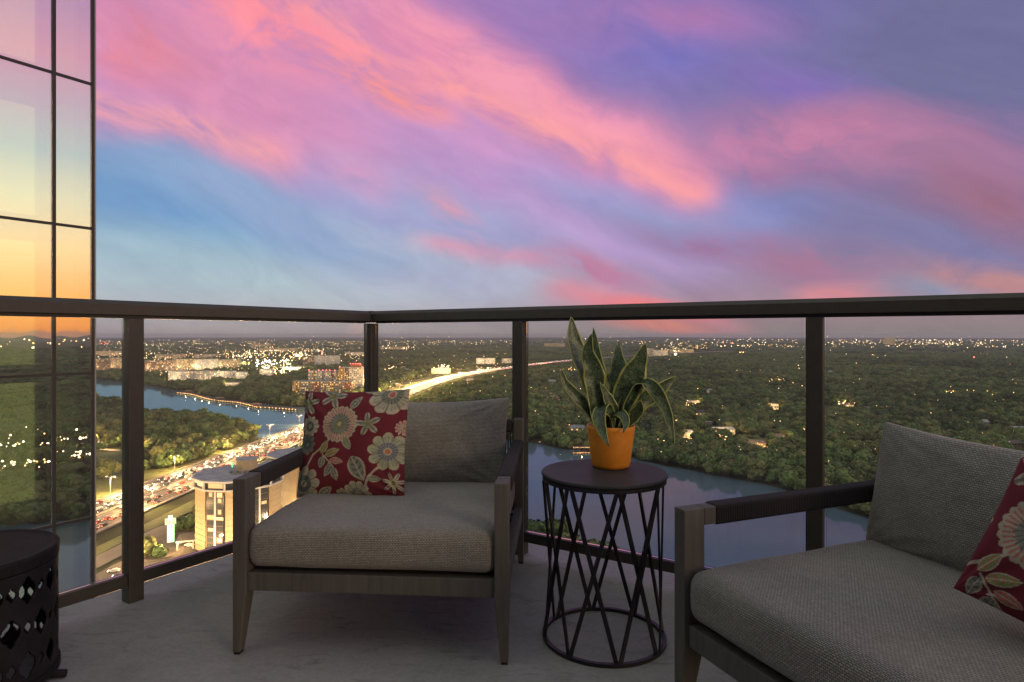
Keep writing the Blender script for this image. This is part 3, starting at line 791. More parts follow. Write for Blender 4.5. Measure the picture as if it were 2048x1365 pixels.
def houses():
    for i, (a, b, py, h, lit, lab) in enumerate(HS):
        A = G(a, py + 2); B_ = G(b, py + 2); c = (A + B_) / 2; w = max(9, (B_ - A).length * 1.0); dp = 9
        rnd = random.Random(i); ang = rnd.uniform(-.5, .3)
        o = thing('house', lab, 'house', (c.x, c.y, 0), ang)
        wm = [M_white, M_cream, M_grey, M_tan][i % 4] if 'white' not in lab else M_white
        if 'brick' in lab or 'brown' in lab: wm = M_brown
        mb = MB(); mb.box(-w / 2, w / 2, -dp / 2, dp / 2, 0, h); mb.build('wall', wm, o)
        flat = ('flat' in lab or 'modern' in lab or i % 3 == 2); rb = MB(); rm = M_roofl if ('pale' in lab or 'white' in lab or 'flat' in lab) else M_roofd
        if flat: rb.box(-w / 2 - .8, w / 2 + .8, -dp / 2 - .8, dp / 2 + .8, h + .003, h + .5)
        else:
            x0, x1, y0, y1 = -w / 2 - .6, w / 2 + .6, -dp / 2 - .6, dp / 2 + .6
            rb.add([(x0, y0, h), (x1, y0, h), (x1, y1, h), (x0, y1, h), (x0 + 1.5, 0, h + 2.8), (x1 - 1.5, 0, h + 2.8)], [(0, 1, 5, 4), (1, 2, 5), (2, 3, 4, 5), (3, 0, 4), (3, 2, 1, 0)])
        rb.build('roof', rm, o)
        nw = max(2, int(w / 3.2)); wme = MB(); wme.box(-.8, .8, -.06, .06, 0, 1.5)
        me_l = wme.mesh('window', M_win_lit if lit else M_win); me_d = wme.mesh('window', M_win_lit2 if lit > 1 else M_win)
        for fl in range(max(1, int(h // 3))):
            for k in range(nw):
                x = -w / 2 + w * (k + .5) / nw
                inst('window', me_l if rnd.random() < (.25, .45, .75)[lit] else me_d, o, (x, -dp / 2 - .08, 1 + 3 * fl))
        CLEARPOLY.append((c.x, c.y, ang, w / 2 + 1, dp / 2 + 2, 26 + 0.01 * c.y))
        if lit: GLOW.append((c.x + rnd.uniform(-.4, .4) * w, c.y - dp / 2 - 6, lit, c.y))
houses()
def roofs_in_the_wood():
    rnd = random.Random(21); n = 0
    while n < 46:
        px = rnd.uniform(770, 2040); py = rnd.choice((rnd.uniform(725, 775), rnd.uniform(750, 900)))
        c = G(px, py)
        if c.y < 560 or inside(np.array([[c.x, c.y], [c.x, c.y - 25]]), LAKE).any() or any(math.hypot(c.x - q[0], c.y - q[1]) < 45 for q in CLEARPOLY): continue
        if dist_path(np.array([[c.x, c.y]]), HWC)[0] < 60: continue
        n += 1; w, dp, h = rnd.uniform(11, 20), rnd.uniform(9, 12), rnd.uniform(3.5, 6); ang = rnd.uniform(-.7, .7)
        where = 'left of the plant' if px < 1130 else 'right of the plant' if px < 1480 else 'near the third post' if px < 1760 else 'at the right'
        dist = 'near' if py > 830 else 'halfway up' if py > 765 else 'high up'
        rm, rc = ((M_roofl, 'pale'), (M_roofd, 'dark'), (M_roof, 'grey'))[rnd.randrange(3)]
        o = thing('house', '%s roofed house half hidden among trees %s in the wood %s' % (rc, dist, where), 'house', (c.x, c.y, 0), ang, 'houses half hidden in the wood')
        mb = MB(); mb.box(-w / 2, w / 2, -dp / 2, dp / 2, 0, h); mb.build('wall', rnd.choice((M_cream, M_tan, M_white, M_brown)), o)
        rb = MB(); x0, x1, y0, y1 = -w / 2 - .6, w / 2 + .6, -dp / 2 - .6, dp / 2 + .6
        rb.add([(x0, y0, h), (x1, y0, h), (x1, y1, h), (x0, y1, h), (x0 + 2.5, 0, h + 2.6), (x1 - 2.5, 0, h + 2.6)], [(0, 1, 5, 4), (1, 2, 5), (2, 3, 4, 5), (3, 0, 4), (3, 2, 1, 0)]); rb.build('roof', rm, o)
        wn = MB(); wn.box(-.8, .8, -.06, .06, 0, 1.4); me = wn.mesh('window', M_win_lit if rnd.random() < .4 else M_win)
        for k in (-1, 0, 1): inst('window', me, o, (k * w * .3, -dp / 2 - .08, 1.1))
        CLEARPOLY.append((c.x, c.y, ang, w / 2 + 1, dp / 2 + 2, 20))
roofs_in_the_wood()

def haze():
    mb = MB(); mb.box(-27000, 27000, -27000, 27000, -3, H + 22); m = bpy.data.materials.new('thin_air_haze'); m.use_nodes = True
    t = NT(m.node_tree); t.n.clear(); out = t.new('ShaderNodeOutputMaterial'); v = t.new('ShaderNodeVolumePrincipled')
    v.inputs['Density'].default_value = HAZE; v.inputs['Color'].default_value = (.80, .85, .92, 1); v.inputs['Anisotropy'].default_value = .2
    t.l.new(v.outputs[0], out.inputs['Volume']); o = mb.build('haze', m); o['kind'] = 'stuff'; o['label'] = 'thin grey evening haze over the whole city'; o['category'] = 'haze'
HAZE = 4.8e-5
haze()
# ================================================================== trees: scatter
def dens_noise(P, s, seed=0.0):
    x = P[:, 0] * s + seed; y = P[:, 1] * s - seed
    return (np.sin(x * 1.3 + 1.7 * np.sin(y * .9)) + np.sin(y * 1.7 + 1.3 * np.sin(x * 1.1 + 2)) + .6 * np.sin(2.9 * x + 1.9 * y) + .5 * np.sin(4.7 * y - 3.1 * x)) / 3.1
def ring(r0, r1, sp, a0, a1):
    g = np.arange(-float(r1), float(r1), sp); X, Y = np.meshgrid(g, g); P = np.stack([X.ravel(), Y.ravel()], 1)
    P += np.random.uniform(-.48, .48, P.shape) * sp
    r = np.hypot(P[:, 0], P[:, 1]); az = np.degrees(np.arctan2(P[:, 0], P[:, 1]))
    return P[(r > r0) & (r <= r1) & (az > a0) & (az < a1)]
LIMITS = []
def scatter():
    near = ring(200, 1500, 8.6, -46, 46); mid = ring(1500, 3800, 14, -43, 43); far = ring(3800, 12000, 42, -42, 42)
    side = ring(150, 1500, 12, 60, 130); side2 = ring(1500, 5000, 40, 60, 130)
    P = np.concatenate([near, mid, far, side, side2])
    sc = np.concatenate([np.random.uniform(.6, 1.28, len(near)), np.random.uniform(.95, 1.5, len(mid)), np.random.uniform(2.6, 4.2, len(far)), np.random.uniform(.8, 1.3, len(side)), np.random.uniform(2.5, 4, len(side2))])
    zs = np.concatenate([np.random.uniform(.75, 1.15, len(near)), np.random.uniform(.75, 1.05, len(mid)), np.random.uniform(.28, .42, len(far)), np.random.uniform(.8, 1.1, len(side)), np.full(len(side2), .4)])
    keep = ~inside(P, LAKE)
    keep &= (dist_path(P, FB[::3]) > 1) | keep
    dh = dist_path(P, [tuple(p) for p in HW]); keep &= dh > 31
    # low growth only between the viewer and the road
    rsd = ((P[:, 1] > 800) & (dh < .09 * P[:, 1] + 20) & (P[:, 0] > -250)); lim_h = np.where(rsd, np.maximum(0, dh - 24) * 110 / np.maximum(P[:, 1], 1) * .9 + 1.5, 99)
    LIMITS.append(lim_h)
    for path, w in ((FR, 11), (RAMP, 9), (RAMP2, 9), (PARKRD, 6)): keep &= dist_path(P, [tuple(p) for p in path]) > w
    for x, y, r in CLEAR: keep &= np.hypot(P[:, 0] - x, P[:, 1] - y) > r
    for cx, cy, an, hw, hd, front in CLEARPOLY:
        dx = P[:, 0] - cx; dy = P[:, 1] - cy; u = dx * math.cos(an) + dy * math.sin(an); v = -dx * math.sin(an) + dy * math.cos(an)
        keep &= ~((np.abs(u) < hw) & (np.abs(v) < hd))
        dist = math.hypot(cx, cy); zone = (np.abs(u) < hw * 1.1) & (v < 0) & (v > -hd - .08 * dist - 20) & (np.hypot(P[:, 0], P[:, 1]) < dist)
        LIMITS.append(np.where(zone, 1.2 + (-v - hd).clip(0) * 110 / dist * .95, 99))
    def nopoly(poly):
        return ~inside(P, poly)
    keep &= nopoly([(-200, 100), (-50, 100), (-50, 300), (-70, 352), (-110, 375), (-196, 352)])
    keep &= nopoly([(-405, 588), (-365, 592), (-300, 505), (-303, 484), (-345, 472), (-420, 520)])
    keep &= nopoly([(-340, 120), (-283, 60), (-276, 400), (-270, 520), (-288, 510), (-300, 478), (-345, 455), (-395, 425), (-395, 380), (-350, 250)])
    keep &= nopoly([(-240, 0), (-190, 0), (-190, 330), (-196, 420), (-206, 560), (-215, 620), (-235, 600)])
    keep &= nopoly([(-236, 1080), (-250, 1150), (-250, 1300), (-222, 1500), (-185, 1690), (-150, 1740), (-200, 1440), (-230, 1130)])
    # the built-up part of the far left has fewer trees
    az = np.degrees(np.arctan2(P[:, 0], P[:, 1])); r = np.hypot(P[:, 0], P[:, 1])
    urban = np.clip((-2 - az) / 10, 0, 1) * np.clip((r - 1650) / 300, 0, 1)
    urban = np.where(r > 4200, np.maximum(urban * .5, .25), urban)
    dn = dens_noise(P, .004)
    keep &= np.random.rand(len(P)) > urban * (.62 + .5 * dn)
    dn2 = dens_noise(P, .02, 5)
    keep &= ~((dn2 > .5) & (r > 600) & (np.random.rand(len(P)) < .75))
    gn = dens_noise(P, .011, 9); sc = sc * (1 + .22 * gn)
    keep &= ~((az > 60) & (r > 560) & (r < 820) & (np.random.rand(len(P)) < .75))
    hl = np.min(np.stack(LIMITS), 0); hgt = 11.5 * sc * zs; k_ = np.minimum(1, hl / hgt)
    keep &= (k_ * hgt > 2.4); sc = sc * np.maximum(k_, .55 + 0 * k_); zs = zs * k_ / np.maximum(k_, .55)
    P = P[keep]; sc = sc[keep]; zs = zs[keep]
    return P, sc, zs
P, SC, ZS = scatter()
# hand-placed trees that the photograph shows one by one
HAND = [(-180, 311, .9), (-173, 308, .75), (-185, 317, .8), (-184, 346, .9), (-179, 352, .95), (-174, 358, .95), (-168, 364, .9), (-176, 368, 1), (-170, 376, .95), (-174, 388, 1), (-187, 354, .8),
        (9, 322, 1.5), (3, 316, 1.3), (15, 312, 1.15), (23, 302, .95), (31, 293, .8), (40, 284, .75), (47, 276, .7), (52, 266, .6), (-4, 326, 1.4)]
hp = np.array([(a, b) for a, b, c in HAND]); P = np.concatenate([hp, P]); SC = np.concatenate([[c for a, b, c in HAND], SC]); ZS = np.concatenate([np.ones(len(HAND)) * .9, ZS])
def plant_trees():
    r = np.hypot(P[:, 0], P[:, 1]); az = np.degrees(np.arctan2(P[:, 0], P[:, 1]))
    vis = np.abs(az) < 40
    # the largest ones in view: not those hidden by the chairs or the hotel
    show = r / SC + np.where(vis, 0, 1e5) + np.where((az > -16) & (az < -1) & (r < 640), 5e4, 0)
    show[:len(HAND)] = 0
    order = np.argsort(show); sel = order[:300]; rest = np.setdiff1d(np.arange(len(P)), sel)
    for i in sel:
        x, y = P[i]; s = SC[i]; k = int(np.random.randint(len(CR))); a = random.uniform(0, 6.28)
        if i < len(HAND) and x < -150: lab, g = 'dark green tree in the row between the hotel drive and the frontage road', 'trees beside the hotel drive'
        elif i < len(HAND): lab, g = 'bright green tree at the foot of the tower on the near shore', 'trees on the near shore below the balcony'
        elif x < -200: lab, g = 'dense green tree of the park left of the highway', 'trees in the park left of the highway'
        elif x < -0 and y > 640: lab, g = 'green tree on the far bank beside the highway', 'trees on the far bank behind the chair'
        else:
            px = CX + x / y * F if y > 50 else 2100
            where = 'in the gap behind the pot' if px < 1300 else 'between the plant and the third post' if px < 1480 else 'just left of the third post' if px < 1612 else 'just right of the third post' if px < 1780 else 'above the right chair'
            lab, g = '%s %s tree on the wooded far bank %s' % ('small' if s < .85 else 'large' if s > 1.1 else 'middling', 'olive' if k in (2, 4) else 'green', where), 'trees along the wooded far bank'
        o = thing('tree', lab, 'tree', (x, y, .1), a, g); o.scale = (s, s, s * ZS[i])
        inst('trunk', TRK, o); inst('crown', CR[k], o)
    # everything else is forest
    me = bpy.data.meshes.new('forest_points'); n = len(rest)
    co = np.zeros((n, 3), np.float32); co[:, :2] = P[rest]; co[:, 2] = .1
    me.vertices.add(n); me.vertices.foreach_set('co', co.ravel())
    at = me.attributes.new('scl', 'FLOAT_VECTOR', 'POINT'); v = np.stack([SC[rest], SC[rest], SC[rest] * ZS[rest]], 1).astype(np.float32); at.data.foreach_set('vector', v.ravel())
    at = me.attributes.new('rotz', 'FLOAT', 'POINT'); at.data.foreach_set('value', np.random.uniform(0, 6.28, n).astype(np.float32))
    at = me.attributes.new('pick', 'INT', 'POINT'); at.data.foreach_set('value', np.random.randint(0, len(CR), n).astype(np.int32))
    o = bpy.data.objects.new('forest', me); COL.objects.link(o)
    tag(o, 'endless dark green tree canopy reaching to the horizon', 'woodland', kind='stuff')
    src = bpy.data.collections.new('tree_kinds')
    for i, m in enumerate(CR):
        q = bpy.data.objects.new('crown_kind_%d' % i, m); src.objects.link(q)
    ng = bpy.data.node_groups.new('scatter_trees', 'GeometryNodeTree')
    ng.interface.new_socket('Geometry', in_out='INPUT', socket_type='NodeSocketGeometry'); ng.interface.new_socket('Geometry', in_out='OUTPUT', socket_type='NodeSocketGeometry')
    N, L = ng.nodes, ng.links
    gi = N.new('NodeGroupInput'); go = N.new('NodeGroupOutput'); ip = N.new('GeometryNodeInstanceOnPoints'); ci = N.new('GeometryNodeCollectionInfo')
    ci.inputs[0].default_value = src; ci.inputs['Separate Children'].default_value = True; ci.inputs['Reset Children'].default_value = True
    def na(nm, ty):
        a = N.new('GeometryNodeInputNamedAttribute'); a.data_type = ty; a.inputs[0].default_value = nm; return a.outputs[0]
    L.new(gi.outputs[0], ip.inputs['Points']); L.new(ci.outputs[0], ip.inputs['Instance']); ip.inputs['Pick Instance'].default_value = True
    L.new(na('pick', 'INT'), ip.inputs['Instance Index']); L.new(na('scl', 'FLOAT_VECTOR'), ip.inputs['Scale'])
    cx = N.new('ShaderNodeCombineXYZ'); L.new(na('rotz', 'FLOAT'), cx.inputs[2]); L.new(cx.outputs[0], ip.inputs['Rotation'])
    L.new(ip.outputs[0], go.inputs[0])
    md = o.modifiers.new('scatter', 'NODES'); md.node_group = ng
    print('trees', len(P))
plant_trees()

# ================================================================== city lights
def city_lights():
    mb = MB(); rnd = random.Random(11)
    def L(px, py, s, mi, z=None):
        if py > 705: s *= 1.45
        z = rnd.uniform(12, 17) if z is None else z
        p = G(px, py, z); r = s * p.y / F * .30      # s = size in photo pixels
        r = min(r, 7.5)
        mb.octa((p.x, p.y, z), r, mi)
    W_, Y_, C_, R_, P_ = 0, 1, 2, 3, 4
    kinds = [W_] * 5 + [Y_] * 3 + [C_] * 3
    def band(n, x0, x1, y0, y1, s0, s1, ks=kinds, pw=1.0):
        for _ in range(n):
            u = rnd.random() ** pw; L(rnd.uniform(x0, x1), y0 + (y1 - y0) * u, rnd.uniform(s0, s1), rnd.choice(ks))
    # skyline
    band(420, 180, 760, 680, 690, .8, 2.0, pw=.8); band(260, 760, 1060, 681, 689, .8, 1.9); band(120, 1060, 1300, 681, 688, .6, 1.6)
    band(260, 1280, 1640, 679, 694, 1.0, 2.6); band(300, 1640, 2048, 680, 695, 1.0, 2.8, pw=1.3)
    for _ in range(26): L(rnd.uniform(280, 2040), rnd.uniform(671, 679), rnd.uniform(1.2, 2.2), rnd.choice([C_, W_, W_]), 60)
    # left town
    band(480, 184, 740, 690, 722, .6, 1.8); band(170, 300, 500, 712, 750, .6, 1.6); band(140, 430, 620, 700, 716, 1, 2.4)
    for cx, cy, sx, sy, n, ks, s in ((530, 724, 20, 5, 34, [C_, P_, C_], 3.0), (572, 724, 14, 7, 28, [C_, C_, W_], 3.0), (548, 735, 34, 7, 44, [W_, Y_, C_], 2.2), (560, 744, 16, 4, 16, [C_, W_, Y_], 3),
                                 (600, 712, 20, 6, 45, [C_, W_], 2.6), (500, 712, 18, 5, 30, [C_, W_], 2.2), (205, 686, 14, 3, 30, [W_, R_], 1.8), (310, 690, 22, 3, 40, [W_, C_], 1.6),
                                 (640, 700, 34, 5, 50, [C_, W_], 1.9), (540, 700, 30, 5, 50, [C_, W_], 2.0),
                                 (782, 693, 14, 4, 22, [C_, W_], 2.6), (812, 696, 18, 4, 30, [C_, W_, Y_], 2.2), (885, 733, 14, 4, 22, [C_, W_], 2.4), (780, 736, 10, 3, 8, [W_], 2.4),
                                 (1312, 703, 16, 3, 30, [C_, W_, Y_], 2.6), (1345, 700, 26, 4, 40, [W_, C_], 2.4), (1400, 694, 18, 3, 24, [W_, Y_], 2.2), (1484, 705, 6, 2, 7, [Y_], 2.6), (1530, 690, 30, 3, 36, [Y_, C_], 2.2),
                                 (1870, 686, 60, 4, 110, [C_, W_], 2.6), (1700, 684, 40, 3, 40, [W_], 2.2), (1960, 688, 10, 4, 16, [C_, Y_], 2.6), (1200, 742, 20, 3, 12, [Y_], 1.6),
                                 (1135, 738, 20, 2, 12, [Y_], 1.6), (990, 737, 20, 3, 10, [W_], 1.6)):
        for _ in range(n): L(rnd.gauss(cx, sx * .6), rnd.gauss(cy, sy * .6), rnd.uniform(.5, 1) * s, rnd.choice(ks))
    L(1351, 709, 5.5, C_); L(562, 744, 5, C_); L(1955, 715, 3.5, R_); L(1948, 715, 3.5, R_); L(1464, 687, 4, R_)
    for x, y in ((1480, 705), (1487, 708), (1935, 696), (1661, 701), (1671, 690), (1955, 690)): L(x, y, 3.2, Y_)
    # sprinkled porch lamps in the woods
    band(110, 760, 1060, 690, 790, .5, 1.3, [W_, Y_], 1.4); band(170, 1060, 2048, 695, 930, .6, 1.5, [W_, Y_, Y_], 1.3)
    for cx, cy, sx, n in ((1445, 872, 14, 16), (1500, 892, 26, 18), (1540, 900, 12, 8), (1680, 806, 24, 16), (1560, 762, 24, 10), (1690, 912, 20, 18), (1755, 893, 8, 5), (1900, 786, 8, 6), (1380, 806, 10, 6), (1325, 878, 10, 6), (1345, 842, 20, 6), (1640, 905, 8, 6)):
        for _ in range(n): L(rnd.gauss(cx, sx * .6), rnd.gauss(cy, 3), rnd.uniform(.7, 2.0), rnd.choice([W_, Y_]), rnd.uniform(8, 14))
    # what the glass tower mirrors: the west side of town
    for _ in range(420):
        a = R(rnd.uniform(86, 122)); d = rnd.uniform(560, 820) if rnd.random() < .5 else rnd.uniform(3000, 12000)
        mb.octa((d * math.sin(a), d * math.cos(a), rnd.uniform(6, 14)), d / F * rnd.uniform(.5, 1.3), rnd.choice([W_, C_, Y_]))
    for _ in range(420):
        a = R(rnd.uniform(84, 124)); d = rnd.choice((rnd.gauss(690, 5), rnd.gauss(600, 10))); mb.octa((d * math.sin(a), d * math.cos(a), 12), rnd.uniform(.35, 1.05), rnd.choice([C_, W_]))
    o = mb.build('city_lights', [M_lamp_w, M_lamp_y, M_lamp_c, M_lamp_r, M_lamp_p]); tag(o, 'countless small warm and white lights of the city out to the skyline', 'city lights', kind='stuff')
city_lights()

def plight(loc, col, e, r=.5):
    l = bpy.data.lights.new('lamp_or_fill_light', 'POINT'); l.energy = e; l.color = col; l.shadow_soft_size = r
    o = bpy.data.objects.new('lamp_or_fill_light', l); COL.objects.link(o); o.location = loc; return o
AMB = (1, .58, .24); WARM = (1, .72, .42)
for x, y, lit, d in GLOW: plight((x, y - 2, 8), AMB, 9000 * lit * (d / 900), 1.0)  # unseen points in front of lit houses, added to warm the tree crowns
for bx, by, bw, bh in BN[1:11] + BN[15:20]:
    for f in ((-.3, .3) if bw > 60 else (0,)): plight((bx + f * bw, by - 6, 12), WARM, 1.9e4, 2)  # fill points without fixtures, added to brighten the block facades
for px, py, e in ((530, 735, 9e5), (575, 735, 9e5), (490, 725, 4e5), (610, 720, 4e5), (880, 750, 1.4e5), (1340, 712, 5e5), (650, 800, 1.2e5), (710, 800, 9e4), (350, 752, 4e4), (420, 752, 4e4), (330, 735, 9e4), (410, 735, 9e4)):
    p = G(px, py, 14); plight(p, WARM, e, 3)  # large fill points added to brighten the town ground and fronts

# ================================================================== highway furniture and cars
def street_lamps():
    r = thing('street_lamp', 'tall twin armed street lamp standing at the far edge of the highway', 'street lamp', (0, 0, 0), 0, 'twin arm lamps along the highway')
    mb = MB(); mb.tube((0, 0, 0), (0, 0, 12), .22, .12, 8); mb.build('pole', M_pole, r)
    for s in (-1, 1):
        mb = MB(); mb.tube((0, 0, 11.6), (s * 1.4, 0, 12.8), .1, .08, 6); mb.tube((s * 1.4, 0, 12.8), (s * 2.6, 0, 13), .08, .07, 6); mb.build('arm', M_pole, r)
        mb = MB(); mb.box(s * 2.9 - .55, s * 2.9 + .55, -.22, .22, 12.85, 13.1, 0); mb.box(s * 2.9 - .45, s * 2.9 + .45, -.18, .18, 12.72, 12.85, 1); mb.build('lamp_head', [M_pole, M_lamp_y], r)
    first = True
    q = offset_path(HW, -25.4); q2 = offset_path(HW, 25.4); k = 0
    for i in range(15, len(q), 2):
        p = q[i] if k % 2 == 0 else q2[i]
        if p[1] > 1900: break
        if p[1] < 150: k += 1; continue
        d = HW[i + 1] - HW[i - 1]; an = math.atan2(d[1], d[0]) - math.pi / 2
        o = r if first else copy_tree(r); first = False
        o.location = (p[0], p[1], .4); o.rotation_euler = (0, 0, an)
        o['label'] = 'tall twin armed street lamp standing at the %s edge of the highway' % ('far' if k % 2 == 0 else 'near')
        s = 1 if k % 2 == 0 else -1
        plight((p[0] + s * 3.2, p[1], 12.9), AMB, 120000 if p[1] < 900 else 190000, .6)
        k += 1
street_lamps()
for (x, y, e) in ((-242, 1180, 5e4), (-226, 1380, 7e4), (-190, 1600, 7e4), (-60, 1990, 8e4), (120, 2400, 9e4), (-340, 415, 1.6e4), (-420, 640, 4.0e4), (-385, 600, 3e4), (-345, 585, 1.6e4)): plight((x, y, 12), AMB, e, 1)  # points without poles, added to light median, far highway, ramp and park road

def car_mesh(bodym, kind=0):
    mb = MB(); L_, Wd = 4.6, 1.82
    prof = [(-2.3, .35), (2.3, .35), (2.3, .75), (1.9, .9), (1.0, .97), (.45, 1.42), (-1.2, 1.45), (-1.9, 1.0), (-2.3, .92)] if kind == 0 else [(-2.4, .35), (2.4, .35), (2.4, .95), (1.5, 1.1), (1.0, 1.75), (-2.2, 1.8), (-2.4, 1.0)]
    n = len(prof)
    vs = [(-.91, y, z) for y, z in prof] + [(.91, y, z) for y, z in prof]
    fs = [(k, (k + 1) % n, n + (k + 1) % n, n + k) for k in range(n)] + [tuple(range(n)), tuple(reversed(range(n, 2 * n)))]
    mb.add(vs, fs, 0)
    for sx in (-1, 1): mb.box(sx * .92 - .012, sx * .92 + .012, -1.5, .6, 1.02, 1.32, 1)
    for sx in (-.85, .85):
        for sy in (-1.45, 1.45): mb.tube((sx - .12, sy, .34), (sx + .12, sy, .34), .34, .34, 8, 2)
    for sx in (-.62, .62):
        mb.box(sx - .20, sx + .20, 2.28, 2.40, .58, .80, 3)
        mb.box(sx - .24, sx + .24, -2.44, -2.28, .66, .90, 4)
    return mb.mesh('car', [bodym, M_carglass, M_tyre, M_head, M_tail])
def traffic():
    ms = [car_mesh(M_car_w), car_mesh(M_car_d), car_mesh(M_car_w, 1), car_mesh(M_car_d, 1), car_mesh(M_car_r)]
    cars = []; rnd = random.Random(5)
    for s in (-1, 1):
        for lane in range(5):
            off = s * (2.2 + 3.65 * (lane + .5)); q = offset_path(HW, off); cum = 0; nxt = rnd.uniform(0, 12)
            for a, b in zip(q[:-1], q[1:]):
                L_ = np.linalg.norm(b - a); d = (b - a) / L_
                while nxt < cum + L_:
                    p = a + d * (nxt - cum); nxt += rnd.choice((rnd.uniform(7, 12), rnd.uniform(10, 34))) if p[1] < 1000 else rnd.uniform(7, 15)
                    if p[1] < 200 or p[1] > 2900: continue
                    an = math.atan2(d[1], d[0]) - math.pi / 2 + (0 if s > 0 else math.pi)
                    cars.append((p[1], p[0], p[1], an, rnd.randrange(5), s, lane))
                cum += L_
    vis = [c for c in cars if abs(math.degrees(math.atan2(c[1], c[2]))) < 41]; hid = []
    vis.sort(); rest = vis[240:] ; vis = vis[:240]
    for (_, x, y, an, k, s, lane) in vis:
        o = inst('car', ms[k], None, (x, y, .56), an)
        c = ['white car', 'dark car', 'white van', 'dark van', 'red car'][k]
        tag(o, '%s with %s, %s lane, %s' % (c, 'headlights on' if s < 0 else 'red tail lights', ('innermost', 'second', 'middle', 'fourth', 'outermost')[lane], 'left of the railing post' if x / y < -.6 else 'behind the railing post' if x / y < -.578 else 'between post and hotel roof' if y < 560 else 'beyond the hotel roof'), 'van' if 'van' in c else 'car', 'cars on the highway')
    mb = MB()
    src = [([tuple(v.co) for v in m.vertices], [tuple(p.vertices) for p in m.polygons], [p.material_index for p in m.polygons]) for m in ms[:2]]
    for (_, x, y, an, k, s, lane) in rest:
        V_, F_, MI = src[k % 2]; ca, sa = math.cos(an), math.sin(an); o0 = len(mb.v)
        mb.v.extend([(x + vx * ca - vy * sa, y + vx * sa + vy * ca, .56 + vz) for vx, vy, vz in V_])
        for f, mi in zip(F_, MI): mb.f.append(tuple(i + o0 for i in f)); mb.m.append(mi)
    o = mb.build('distant_traffic', [M_car_w, M_carglass, M_tyre, M_head, M_tail]); tag(o, 'dense far traffic with lit lamps where the highway bends away', 'traffic', kind='stuff')
    # parked and turning cars near the hotel
    for i, (x, y, an, k, lab) in enumerate(((-184, 291, 1.9, 0, 'white car parked by the trees below the hotel sign'), (-178, 285, 1.9, 1, 'dark car parked beside the white one below the hotel sign'),
                                         (-167, 326, 1.3, 2, 'white van stopped under the hotel entrance canopy'), (-205, 268, .2, 0, 'white car beside the orange canopy'), (-196, 262, .3, 4, 'red car in front of the orange canopy'),
                                         (-214, 300, 0, 1, 'dark car on the frontage road near the lower left'), (-318, 388, .6, 0, 'white car turning on the ramp with its headlights on'))):
        o = inst('parked_car' if i not in (5, 6) else 'car', ms[k], None, (x, y, .5), an); tag(o, lab, 'van' if 'van' in lab else 'car')
traffic()

